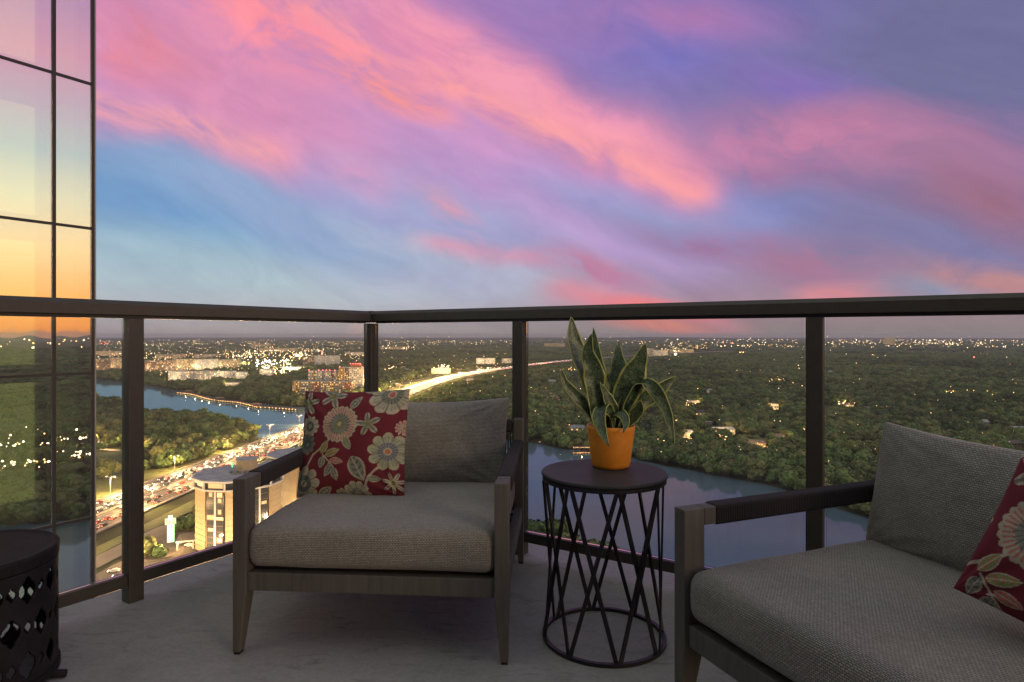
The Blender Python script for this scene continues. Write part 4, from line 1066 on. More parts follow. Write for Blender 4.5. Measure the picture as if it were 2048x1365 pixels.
# ================================================================== hotel
def hotel():
    def drum(C, r, h, nside, a_off, name, label, floors, full=True):
        o = thing(name, label, 'hotel', (C.x, C.y, .4), 0)
        pts = [(r * math.cos(a_off + 2 * math.pi * k / nside), r * math.sin(a_off + 2 * math.pi * k / nside)) for k in range(nside)]
        mb = MB(); mb.prism([(x * .965, y * .965) for x, y in pts], 0, h - 5.2); mb.build('wall', M_cream, o)
        fh = (h - 6) / floors
        seg = 2 * r * math.sin(math.pi / nside); ri = r * math.cos(math.pi / nside)
        pan = MB(); pan.box(-seg * .25, seg * .25, -.3, 0, .08, fh - .10); pm = pan.mesh('panel', M_creamp)
        win = [MB() for _ in range(3)]
        wms = []
        for i, wm_ in enumerate((M_win, M_win_lit, M_win_lit2)):
            b = MB(); b.box(-seg * .14, seg * .14, -.14, .0, .25, fh - .2); wms.append(b.mesh('window', wm_))
        rnd = random.Random(int(C.x))
        for k in range(nside):
            am = a_off + 2 * math.pi * (k + .5) / nside; nx, ny = math.cos(am), math.sin(am)
            wc = C + Vector((nx * ri, ny * ri, 0))
            if (nx * -wc.x + ny * -wc.y) < -20: continue      # faces that look away from the balcony stay plain
            M = Matrix.Rotation(am + math.pi / 2, 4, 'Z')
            for f in range(floors):
                z = .6 + f * fh
                for side in (-1, 1):
                    q = M @ Vector((side * seg * .0 , 0, 0))
                if k % 2 == 0 or nside > 14:
                    inst('panel', pm, o, (nx * (ri), ny * (ri), z), am + math.pi / 2, (2.02 * .98, 1, 1))
                else:
                    for side in (-1, 1):
                        t_ = Vector((-ny, nx, 0)) * side * seg * .225
                        rr = rnd.random(); w_ = 1 if rr < .16 else (2 if rr < .42 else 0)
                        inst('window', wms[w_], o, (nx * (ri + .10) + t_.x, ny * (ri + .10) + t_.y, z), am + math.pi / 2, (1.3 if w_ == 0 else rnd.choice((.6, .9, 1.3)), 1, 1 if w_ == 0 else rnd.choice((.6, .9))))
            if k % 2 == 1:
                mb = MB(); mb.box(-seg * .42, seg * .42, -.22, .1, .1, h - 5.5); inst('glazing_band', mb.mesh('glazing_band', M_win), o, (nx * ri, ny * ri, 0), am + math.pi / 2)
                mb = MB()
                for f in range(floors + 1): mb.box(-seg * .42, seg * .42, -.27, -.2, .5 + f * fh - .12, .5 + f * fh + .12)
                inst('spandrel', mb.mesh('spandrel', M_brown), o, (nx * ri, ny * ri, 0), am + math.pi / 2)['kind'] = 'stuff'
                mb = MB(); mb.box(-.45, .45, -.5, .2, 0, h - 5.4); inst('mullion', mb.mesh('mullion', M_white), o, (nx * ri, ny * ri, 0), am + math.pi / 2)
        # top floor: ring of glass bays in white frames under a projecting roof
        z0 = h - 5.2
        mb = MB(); mb.prism([(x * 1.06, y * 1.06) for x, y in pts], z0, z0 + .7); mb.build('balcony_ring', M_white, o)
        mb = MB(); mb.prism([(x * .99, y * .99) for x, y in pts], z0 + .7, h - .9); mb.build('top_floor_glazing', M_win, o)
        fr = MB(); fr.box(-.4, .4, -.7, .1, 0, 3.7); fm = fr.mesh('frame_post', M_white)
        bw = MB(); bw.box(-seg * .36, seg * .36, -.06, .05, .7, 3.0); bm_ = bw.mesh('lit_bay', M_win_lit2)
        for k in range(nside):
            a = a_off + 2 * math.pi * k / nside; inst('frame_post', fm, o, (r * 1.04 * math.cos(a), r * 1.04 * math.sin(a), z0 + .7), a + math.pi / 2)
            if rnd.random() < .4:
                am = a + math.pi / nside; inst('lit_bay', bm_, o, (ri * .995 * math.cos(am), ri * .995 * math.sin(am), z0 + .7), am + math.pi / 2)
        mb = MB(); mb.prism([(x * 1.09, y * 1.09) for x, y in pts], h - .9, h); mb.build('roof', M_white, o)
        mb = MB(); mb.prism([(x * 1.04, y * 1.04) for x, y in pts], h + .003, h + .25); mb.build('roof_gravel', M_roof, o)
        return o
    h = 37
    o = drum(HOTEL, 21, h, 12, R(-144.6), 'hotel_tower', 'round cream hotel tower with window strips and a drum on its roof', 11)
    mb = MB(); mb.prism([(5.6 * math.cos(2 * math.pi * k / 8) + 3, 5.6 * math.sin(2 * math.pi * k / 8) + 2) for k in range(8)], h + .3, h + 6.6); mb.build('roof_drum', M_creamp, o)
    mb = MB(); mb.prism([(5.8 * math.cos(2 * math.pi * k / 8) + 3, 5.8 * math.sin(2 * math.pi * k / 8) + 2) for k in range(8)], h + 6.603, h + 7.0); mb.build('drum_cap', M_roof, o)
    rnd = random.Random(3)
    unit = MB(); unit.box(-.7, .7, -.6, .6, 0, 1.2); unit.box(-.5, .5, -.4, .4, 1.2, 1.35); um = unit.mesh('roof_unit', M_pole)
    for k in range(12):
        a = rnd.uniform(3.1, 6.4); rr = rnd.uniform(6, 13); inst('roof_unit', um, o, (3 + rr * math.cos(a) * .8, rr * math.sin(a) * .6, h + .26), rnd.uniform(0, 3), rnd.uniform(.5, 1.2))
    mb = MB(); mb.box(-3.0, -2.8, -2.6, -1.6, h + 3.0, h + 5.6); mb.build('roof_sign', M_green_sign, o)
    drum(HOTEL2, 17, h, 12, R(-144.6), 'hotel_tower', 'second hotel tower behind the chair armrest', 10)
    drum(HOTEL3, 15, h - 1, 12, R(-144.6), 'hotel_tower', 'third hotel tower hidden mostly by the armchair', 10)
    # link building
    lk = thing('hotel_link', 'cream connecting wing between the hotel towers', 'building', (0, 0, .4))
    a, b = HOTEL, HOTEL2
    d = (b - a); an = math.atan2(d.y, d.x); M = Matrix.Translation((a.x, a.y, 0)) @ Matrix.Rotation(an, 4, 'Z')
    mb = MB(); mb.box(15, d.length - 12, -8, 8, 0, h - 2.2, 0, M); mb.build('wall', M_cream, lk)
    mb = MB(); mb.box(14.5, d.length - 11.5, -8.5, 8.5, h - 2.197, h - 1.6, 0, M); mb.build('roof', M_roof, lk)
    # entrance canopy
    cp = thing('entrance_canopy', 'low shingled entrance canopy with lit underside at the hotel foot', 'canopy', (-166, 327, .4), R(20))
    mb = MB(); mb.add([(-7, -5, 4.6), (9, -5, 4.6), (9, 7, 4.6), (-7, 7, 4.6), (-4, 1, 7), (8, 1, 7)], [(0, 1, 5, 4), (1, 2, 5), (2, 3, 4, 5), (3, 0, 4)]); mb.build('roof', M_roofd, cp)
    mb = MB(); mb.box(-7, 9, -5, 7, 3.7, 4.597); mb.build('fascia', M_white, cp)
    for x in (-6.3, 1, 8.3):
        for y in (-4.4, 6.4): mb = MB(); mb.box(x - .35, x + .35, y - .35, y + .35, 0, 3.697); mb.build('post', M_white, cp)
    mb = MB()
    for x in (-4, 0, 4): mb.box(x - .5, x + .5, .5, 1.5, 3.6, 3.697)
    mb.build('lamp', M_lamp_w, cp)
    for x, y, e in ((-122, 296, 2.6e4), (-150, 288, 2.4e4), (-100, 318, 2.0e4), (-182, 302, 1.0e4), (-112, 360, 1.6e4)): plight((x, y, 10), WARM, e, .6)
    for x, y in ((-170, 321), (-160, 322), (-163, 330)): plight((x, y, 3.6), AMB, 5200, .4)
    for x, y, e in ((-172, 312, 9000), (-150, 306, 9000), (-128, 310, 9000), (-182, 300, 6000), (-166, 280, 9000), (-140, 270, 9000), (-120, 300, 8000), (-112, 372, 9000), (-178, 360, 3500)): plight((x, y, 8), AMB, e * 1.5, .5)
    # hotel sign
    sg = thing('hotel_sign', 'tall white pylon sign with a green lit top beside the hotel drive', 'sign', (-180.5, 333, .4), R(28))
    mb = MB(); mb.box(-1.6, 1.6, -.35, .35, 0, 9.5); mb.build('pylon', M_white_sign, sg)
    mb = MB(); mb.box(1.62, 1.85, -.4, .4, 0, 9.5); mb.build('green_edge', M_green_sign, sg)
    mb = MB(); mb.box(-2.6, 2.6, -.5, .5, 9.503, 12.6); mb.build('name_box', mat('sign_face', (.5, .62, .42), .5, emit=(.55, .9, .5), estr=.55, sample=False), sg)
    mb = MB(); mb.box(-1.0, 1.0, -.62, .62, 11.6, 14.0); mb.build('logo_box', mat('sign_logo', (.6, .9, .5), .5, emit=(.8, 1, .6), estr=2.2, sample=False), sg)
    for txt, sz, loc, m in (('Holiday Inn', .92, (-2.35, -.53, 10.3), M_green_sign), ('H', 1.7, (-.55, -.65, 12.15), M_green_sign)):
        cu = bpy.data.curves.new('lettering', 'FONT'); cu.body = txt; cu.size = sz; cu.extrude = .02
        tmp = bpy.data.objects.new('lettering', cu); COL.objects.link(tmp); dg = bpy.context.evaluated_depsgraph_get(); me = bpy.data.meshes.new_from_object(tmp.evaluated_get(dg))
        bpy.data.objects.remove(tmp); me.materials.clear(); me.materials.append(m); q = inst('lettering', me, sg, loc); q.rotation_euler = (R(90), 0, 0)
    plight((-187, 325, 9), (.7, 1, .6), 900, .5)
    # orange canopy at lower left
    oc = thing('shade_canopy', 'orange lit canopy beside the frontage road at lower left', 'canopy', (-198, 275, .4), R(25))
    mb = MB(); mb.add([(-6, -4, 3.2), (6, -4, 3.2), (6, 4, 3.2), (-6, 4, 3.2), (-3, 0, 5.2), (3, 0, 5.2)], [(0, 1, 5, 4), (1, 2, 5), (2, 3, 4, 5), (3, 0, 4)]); mb.build('cover', M_orange, oc)
    for x in (-5.5, 5.5):
        for y in (-3.5, 3.5): mb = MB(); mb.tube((x, y, 0), (x, y, 3.2), .12, .12, 6); mb.build('post', M_pole, oc)
    plight((-198, 275, 2.8), AMB, 4500, .4); plight((-204, 262, 8), AMB, 9000, .5); plight((-200, 250, 8), AMB, 8000, .5)
hotel()

def boardwalk():
    o = thing('boardwalk', 'long timber boardwalk with amber rail lights along the far lake shore', 'boardwalk')
    pts = [(365, 784), (392, 787), (415, 793), (430, 797), (452, 800), (485, 803), (512, 809), (524, 812), (548, 813), (575, 815), (600, 817)]
    W3 = [G(x, y, 2) for x, y in pts]; path = catmull([(p.x, p.y - 14) for p in W3], 6)
    dk = MB(); strip(dk, path, -2.6, 2.6, 2.2)
    a = offset_path(path, -2.3); b = offset_path(path, 2.3)
    fa = MB()
    for q in (a, b):
        n = len(q); fa.add([(p[0], p[1], 1.5) for p in q] + [(p[0], p[1], 2.2) for p in q], [(i, i + 1, n + i + 1, n + i) for i in range(n - 1)])
    dk.build('deck', M_timber, o); fa.build('edge_beam', M_timber, o)
    pl = MB(); rl = MB(); lt = MB()
    for i, (p, q) in enumerate(zip(a, b)):
        if i % 2 == 0:
            for k in (p, q): pl.tube((k[0], k[1], -.2), (k[0], k[1], 3.3), .16, .16, 5)
    for q in (a, b):
        for k0, k1 in zip(q[:-1], q[1:]): rl.tube((k0[0], k0[1], 3.3), (k1[0], k1[1], 3.3), .09, .09, 4, cap=False)
    for i in range(0, len(b), 1):
        k = b[i]; lt.octa((k[0], k[1] - .2, 1.9), .42 if i % 2 else .55)
    pl.build('posts', M_timber, o)['kind'] = 'stuff'; rl.build('handrail', M_timber, o); lt.build('rail_lights', M_lamp_y, o)['kind'] = 'stuff'
    for i in range(4, len(path), 7): plight((path[i][0], path[i][1], 5.5), AMB, 1600, .3)
    for px, py in ((386, 785), (447, 799), (520, 811)):
        p = G(px, py, 2); sh = MB(); sh.add([(p.x - 7, p.y - 19, 5.6), (p.x + 7, p.y - 19, 5.6), (p.x + 7, p.y - 9, 5.6), (p.x - 7, p.y - 9, 5.6), (p.x - 4, p.y - 14, 7.4), (p.x + 4, p.y - 14, 7.4)], [(0, 1, 5, 4), (1, 2, 5), (2, 3, 4, 5), (3, 0, 4), (3, 2, 1, 0)]); sh.build('shelter_roof', M_timber, o)
        sh = MB(); sh.box(p.x - 6, p.x + 6, p.y - 18.5, p.y - 9.5, 1.6, 2.15); sh.build('overlook_deck', M_timber, o)
        for a_ in (-6, 6):
            for b_ in (-18, -10): sh = MB(); sh.tube((p.x + a_, p.y + b_, -.2), (p.x + a_, p.y + b_, 5.6), .2, .2, 6); sh.build('shelter_post', M_timber, o)
    # lit boat dock by the wooded bank
    p = G(1162, 905, 0); d = thing('boat_dock', 'small two level boat dock outlined in amber lights left of the plant pot', 'boat dock', (p.x, p.y - 6, .3), .1)
    w = 8.5
    mb = MB(); mb.box(-w, w, -4, 4, .3, .7); mb.build('deck', M_timber, d)
    mb = MB(); mb.box(-w, w, -4, 4, 5.4, 5.8); mb.build('roof', M_timber, d)
    for x in (-w + .3, -w / 3, w / 3, w - .3):
        for y in (-3.7, 3.7): mb = MB(); mb.tube((x, y, -.5), (x, y, 5.4), .18, .18, 6); mb.build('post', M_timber, d)
    mb = MB()
    for k in range(15):
        x = -w + 2 * w * k / 14
        for z in (.95, 6.0): mb.octa((x, -4.1, z), .17)
    mb.build('string_lights', M_lamp_y, d)['kind'] = 'stuff'
    plight((p.x, p.y - 6, 4), AMB, 900, .3)
boardwalk()

# ================================================================== glass tower on the left
def glass_tower():
    M0 = Vector((-9.46, 13.0, 0))              # plan position of the mullion at photo x = 107
    xs = [.728, 0, -1.5, -3.0, -4.5, -6.0, -7.5]   # distances along the facade
    zl = [H - .825 + 3.115 * k for k in range(-6, 6)]
    o = thing('glass_tower', 'glass clad tower wing at the left mirroring the orange west sky', 'tower', (M0.x, M0.y, 0), math.atan2(dl.y, dl.x))
    # local x = along facade, local y = away from balcony (left)
    for i in range(len(xs) - 1):
        x1, x0 = xs[i] - .02, xs[i + 1] + .02
        for j in range(len(zl) - 1):
            cx_, cz_ = (x0 + x1) / 2, (zl[j] + zl[j + 1]) / 2; hw_, hz_ = (x1 - x0) / 2, (zl[j + 1] - zl[j]) / 2 - .03
            mb = MB(); mb.box(-hw_, hw_, -.012, .012, -hz_, hz_); q = mb.build('glass_pane', M_tglass, o, loc=(cx_, .012, cz_)); rp = random.Random(i * 31 + j); q.rotation_euler = (R(rp.uniform(-.10, .10)), 0, R(rp.uniform(-.14, .14)))
    for i, x in enumerate(xs):
        w = .035 if i else .03
        mb = MB(); mb.box(x - w, x + w, -.03, .10, zl[0], zl[-1]); mb.build('mullion', M_blacksteel, o)
    for z in zl:
        for i in range(len(xs) - 1):
            mb = MB(); mb.box(xs[i + 1] + .036, xs[i] - .036, -.02, .09, z - .028, z + .028); mb.build('transom', M_blacksteel, o)
    mb = MB(); mb.box(xs[0] + .032, xs[0] + .06, -.03, 6, zl[0] - 2, zl[-1]); mb.build('corner_trim', M_pole, o)
    mb = MB(); mb.box(xs[0] - .22, xs[0] - .04, .14, .34, zl[0], zl[-1]); mb.box(-.20, -.06, .14, .34, zl[0], zl[-1]); mb.build('inner_column', M_blacksteel, o)
    for z in zl[1:-1]:
        mb = MB(); mb.box(xs[-1], xs[0] - .05, .12, 5.9, z - .14, z + .14); mb.build('floor_slab', M_blacksteel, o)
    mb = MB(); mb.box(xs[-1], xs[0] - .05, 2.2, 2.3, zl[0], zl[-1]); mb.build('room_wall', M_room, o)
    mb = MB(); mb.box(xs[-1], xs[0], .1, 12, 0, zl[0] - .003); mb.build('shaft', M_grey, o)
glass_tower()

# ================================================================== balcony
def P3(s_right=0.0, s_left=0.0, out=0.0, z=0.0):
    pass
def balcony():
    # slab polygon
    e = .135
    c = C0 + (nl + nr) * e
    R1 = C0 + dr * 6.5 + nr * e; L1 = C0 - dl * 4.5 + nl * e
    B1 = C0 + dr * 6.5 - nr * 3.6; B2 = C0 - dl * 4.5 - nl * .0 + dr * .0
    poly = [(c.x, c.y), (R1.x, R1.y), (B1.x, B1.y), (L1.x + dr.x * .2, L1.y + dr.y * .2), (L1.x, L1.y)]
    poly = poly[::-1]
    mb = MB(); mb.prism(poly, FZ - .22, FZ); o = mb.build('balcony_floor', M_floor); o['kind'] = 'structure'
    # house wall behind the viewpoint
    a = C0 + dr * 6.5 - nr * 3.0; b = C0 - nr * 3.0 - dl * 0 + dr * -.0
    an = math.atan2(dr.y, dr.x)
    mb = MB(); M = Matrix.Translation((b.x, b.y, FZ)) @ Matrix.Rotation(an, 4, 'Z')
    mb.box(.0, 6.5, -.2, 0, .003, 2.947, 0, M); o = mb.build('house_wall', M_wallp); o['kind'] = 'structure'
balcony()

def railing():
    def run(origin, d, inn, L_posts, length, label, extra):
        ang = math.atan2(d.y, d.x)
        o = thing('railing', label, 'railing', (origin.x, origin.y, FZ), ang)
        # local x along the rail, local y: sign tells which side is inside
        sgn = 1 if (Matrix.Rotation(ang, 3, 'Z') @ Vector((0, 1, 0))).dot(inn) > 0 else -1
        top = MB()
        w = .034
        prof = [(-w, 1.02), (w, 1.02), (w, 1.056), (w * .62, 1.070), (-w * .62, 1.070), (-w, 1.056)]
        x0, x1 = extra, length
        n = len(prof); top.add([(x0, y, z) for y, z in prof] + [(x1, y, z) for y, z in prof], [(k, (k + 1) % n, n + (k + 1) % n, n + k) for k in range(n)] + [tuple(range(n)), tuple(reversed(range(n, 2 * n)))])
        top.build('top_rail', M_bronze, o)
        mb = MB(); mb.box(x0 + .02, x1, -.02, .02, 1.008, 1.0197); mb.build('glazing_channel', M_blacksteel, o)
        prev = .026 + .0
        for p in L_posts:
            mb = MB(); mb.box(p - .026, p + .026, -.026, .026, .0, 1.0077); mb.build('post', M_bronze, o, bevel=.002)
        ps = [0] + L_posts
        for a, b in zip(ps[:-1], ps[1:]):
            mb = MB(); mb.box(a + .0265, b - .0265, -.018, .018, .060, .100); mb.build('bottom_rail', M_bronze, o)
            mb = MB(); mb.box(a + .034, b - .034, -.004, .004, .102, 1.006); mb.build('glass_panel', M_glass, o)
        return o
    ra = run(C0, dr, -nr, [.905, 2.07, 3.23, 4.4, 5.55], 6.2, 'dark bronze glass railing running right from the corner post', .036)
    rb = run(C0, -dl, -nl, [1.165, 2.33, 3.5], 4.0, 'dark bronze glass railing running left from the corner post', .036)
    ct = thing('corner_post', 'corner post where the two glass railings meet', 'post', (C0.x, C0.y, FZ), math.atan2(dr.y, dr.x))
    mb = MB(); mb.box(-.026, .026, -.026, .026, 0, 1.0077); mb.build('shaft', M_bronze, ct, bevel=.002)
    mb = MB(); mb.box(-.035, .035, -.035, .035, 1.012, 1.0715); mb.build('cap', M_bronze, ct, bevel=.006)
railing()

# ================================================================== furniture
def rounded(name, sx, sy, sz, r, n, crown, m, parent, loc, seed=0, uvs=1.0, puff=.003, wr=.0014):
    """soft box cushion: sizes are full lengths"""
    hx, hy, hz = sx / 2, sy / 2, sz / 2
    bm = bmesh.new(); uvl = bm.loops.layers.uv.new('UVMap')
    def ticks(h):
        inner = np.linspace(-(h - r), h - r, n); e = [-h, -h + r * .25, -h + r * .6]; return e + list(inner) + [-x for x in e[::-1]]
    def mapp(p):
        q = Vector((max(-(hx - r), min(hx - r, p.x)), max(-(hy - r), min(hy - r, p.y)), max(-(hz - r), min(hz - r, p.z))))
        d = p - q
        if d.length > 1e-9: p2 = q + d.normalized() * r
        else: p2 = p
        u, v = p2.x / hx, p2.y / hy
        k = max(0, 1 - u * u) * max(0, 1 - v * v)
        z = p2.z + (crown * k ** .5 if p.z > 0 else -.0)
        # sides belly out a little
        bz = 1 - (p2.z / hz) ** 2
        x = p2.x * (1 + puff * bz / hx); y = p2.y * (1 + puff * bz / hy)
        nn = mnoise.noise(Vector((x * 7, y * 7, z * 7 + seed))) * wr * 2 + mnoise.noise(Vector((x * 22, y * 22, z * 22 + seed))) * wr * .5
        return Vector((x, y, z + nn))
    faces = (('x', -1), ('x', 1), ('y', -1), ('y', 1), ('z', -1), ('z', 1))
    for ax, s in faces:
        if ax == 'x': A, Bt = ticks(hy), ticks(hz)
        elif ax == 'y': A, Bt = ticks(hx), ticks(hz)
        else: A, Bt = ticks(hx), ticks(hy)
        gr = []
        for a in A:
            row = []
            for b in Bt:
                p = Vector((s * hx, a, b)) if ax == 'x' else (Vector((a, s * hy, b)) if ax == 'y' else Vector((a, b, s * hz)))
                row.append((bm.verts.new(mapp(p)), a, b))
            gr.append(row)
        for i in range(len(A) - 1):
            for j in range(len(Bt) - 1):
                q = [gr[i][j], gr[i + 1][j], gr[i + 1][j + 1], gr[i][j + 1]]
                f = bm.faces.new([k[0] for k in q]); f.smooth = True
                for lp, k in zip(f.loops, q): lp[uvl].uv = (k[1] * uvs + 3, k[2] * uvs + 3)
    bmesh.ops.remove_doubles(bm, verts=bm.verts, dist=.00005); bmesh.ops.recalc_face_normals(bm, faces=bm.faces)
    me = bpy.data.meshes.new(name); bm.to_mesh(me); bm.free(); me.materials.append(m)
    return inst(name, me, parent, loc)

def pillow_mesh(name, w, h, th, n, m, ear=.07, sag=0.0, seed=0, uvscale=True, colfn=None, wr=1.0, e=.5):
    us = np.linspace(-1, 1, n + 1); vs = []; fs = []; uv = []
    def edge(t):   # denser near the rim
        return np.sign(t) * (1 - (1 - abs(t)) ** 1.25)
    U = [float(edge(t)) for t in us]; V = U
    idx = {}
    for side in (1, -1):
        for j, v in enumerate(V):
            for i, u in enumerate(U):
                rim = i in (0, n) or j in (0, n)
                if rim and side == -1: idx[(side, i, j)] = idx[(1, i, j)]; continue
                x = w / 2 * u * (1 - ear * (1 - v * v) ** 1.0); z = h / 2 * v * (1 - ear * (1 - u * u))
                z -= sag * (1 - u * u) * max(0, v)
                t = max(0, (1 - abs(u) ** 2.2)) ** e * max(0, (1 - abs(v) ** 2.2)) ** e
                y = -side * th / 2 * t
                q = Vector((x * 9 + seed, z * 9, side))
                # creases radiating from the corners
                cr = 0
                for cu, cv in ((-1, -1), (1, -1), (-1, 1), (1, 1)):
                    du, dv = u - cu, v - cv; rr = math.hypot(du, dv)
                    if rr < 1.1: cr += math.sin(math.atan2(dv, du) * 16 + seed) * .0035 * max(0, 1 - rr / 1.1) * min(1, rr * 3)
                y += -side * (mnoise.noise(q) * .010 + mnoise.noise(q * 2.7) * .0035 + cr) * min(1, t * 2.2) * wr
                idx[(side, i, j)] = len(vs); vs.append((x, y, z)); uv.append((u, v))
    for side in (1, -1):
        for j in range(n):
            for i in range(n):
                a, b, c, d = idx[(side, i, j)], idx[(side, i + 1, j)], idx[(side, i + 1, j + 1)], idx[(side, i, j + 1)]
                fs.append((a, b, c, d) if side == 1 else (d, c, b, a))
    me = bpy.data.meshes.new(name); me.from_pydata(vs, [], fs); me.materials.append(m)
    me.polygons.foreach_set('use_smooth', [True] * len(me.polygons))
    ul = me.uv_layers.new(name='UVMap'); li = np.zeros(len(me.loops), np.int32); me.loops.foreach_get('vertex_index', li)
    vv = np.array(vs); uvw = np.stack([vv[:, 0] + 5, vv[:, 2] + 5], 1)[li]; ul.data.foreach_set('uv', uvw.astype(np.float32).ravel())
    if colfn is not None:
        uva = np.array(uv); col = colfn((uva[:, 0] + 1) / 2, (1 - uva[:, 1]) / 2)
        ca = me.color_attributes.new('print', 'FLOAT_COLOR', 'POINT'); ca.data.foreach_set('color', np.concatenate([col, np.ones((len(col), 1))], 1).astype(np.float32).ravel())
    me.update(); return me

# ---- chair
CW, CD = .82, .83
def make_chair(label):
    root = thing('lounge_chair', label, 'armchair', (0, 0, FZ), 0)
    def leg(x0, side, y0, y1, ztop, front):
        # side -1: outer face on the left
        mb = MB(); w = .040; xo = x0; xi = x0 + w * (-side)          # xo outer, xi inner
        def q(z, wi, ya, yb): return [(xo, ya, z), (xo + wi * (-side), ya, z), (xo + wi * (-side), yb, z), (xo, yb, z)]
        lv = [(0.008, .022, y0 + (0 if front else .030), y1 - (.030 if front else 0)), (.19, w, y0, y1), (ztop, w, y0, y1)]
        vs = []
        for z, wi, ya, yb in lv: vs += q(z, wi, ya, yb)
        fs = [(0, 3, 2, 1) if side < 0 else (0, 1, 2, 3), (8, 9, 10, 11) if side < 0 else (11, 10, 9, 8)]
        for l in range(2):
            for k in range(4):
                a, b = l * 4 + k, l * 4 + (k + 1) % 4; f = (a, b, b + 4, a + 4); fs.append(f if side < 0 else f[::-1])
        mb.add(vs, fs); o = mb.build('leg', M_wood, root, bevel=.0025)
        mb = MB(); c = xo + .011 * (-side); yy = (lv[0][2] + lv[0][3]) / 2; mb.box(c - .009, c + .009, yy - .012, yy + .012, .0004, .0078); mb.build('foot_glide', M_blacksteel, o)
    ah = .522
    leg(0, -1, 0, .062, ah, True); leg(CW, 1, 0, .062, ah, True)
    leg(0, -1, CD - .055, CD, .603, False); leg(CW, 1, CD - .055, CD, .603, False)
    for x0 in (0, CW - .040):
        mb = MB(); mb.box(x0, x0 + .040, .0623, CD - .0553, ah - .043, ah); a = mb.build('armrest', M_wood, root, bevel=.0025)
        mb = MB(); mb.box(x0 - .004, x0 + .044, .095, CD - .085, ah - .047, ah + .004); mb.build('arm_wrap', M_wrap, a, bevel=.008)
        mb = MB(); mb.box(x0 + .004, x0 + .036, .0623, CD - .0553, .190, .243); mb.build('side_rail', M_wood, root, bevel=.002)
    mb = MB(); mb.box(.0403, CW - .0403, .012, .046, .188, .242); mb.build('front_rail', M_wood, root, bevel=.002)
    mb = MB(); mb.box(.0403, CW - .0403, CD - .046, CD - .012, .190, .243); mb.build('back_rail', M_wood, root, bevel=.002)
    mb = MB(); mb.box(.0403, CW - .0403, CD - .046, CD - .014, .555, .592); tr = mb.build('top_back_rail', M_wood, root)
    mb = MB(); mb.box(.046, CW - .046, CD - .050, CD - .010, .548, .598); wr_ = mb.build('back_wrap', M_wrap, tr, bevel=.008)
    cd = MB()
    x = .052
    while x < CW - .05:
        cd.tube((x, CD - .047, .243), (x, CD - .047, .55), .0028, .0028, 5, cap=False); x += .0098
    cd.build('back_cords', M_wrap, root)['kind'] = 'stuff'
    sl_ = MB()
    for k in range(9):
        y = .09 + k * .078; sl_.box(.038, CW - .038, y, y + .045, .222, .236)
    sl_.build('seat_slats', M_blacksteel, root)
    sb = MB(); sb.box(.0403, CW - .0403, .05, .06, .232, .249); sb.build('seat_cloth', M_blacksteel, root)
    rounded('seat_cushion', .748, .80, .128, .036, 26, .006, M_weave, root, (CW / 2, .008 + .40, .252 + .064), 1)
    bc = inst('back_cushion', pillow_mesh('back_cushion', .735, .355, .18, 56, M_weave, .035, .02, 3, wr=.9, e=.36), root, (CW / 2 - .008, CD - .155, .378 + .150))
    bc.rotation_euler = (R(-13), 0, 0)
    return root
def place_chair(o, origin, yaw):
    o.location = (origin[0], origin[1], FZ); o.rotation_euler = (0, 0, yaw)
ch1 = make_chair('grey wooden lounge chair facing us between the railing corner and side table')
place_chair(ch1, (-.829, 1.868), R(-4.2))
ch2 = copy_tree(ch1); ch2['label'] = 'grey wooden lounge chair turned sideways at the right edge'
place_chair(ch2, (.404, 1.570), R(-67.1))
ch1['group'] = ch2['group'] = 'matching lounge chairs on the balcony'

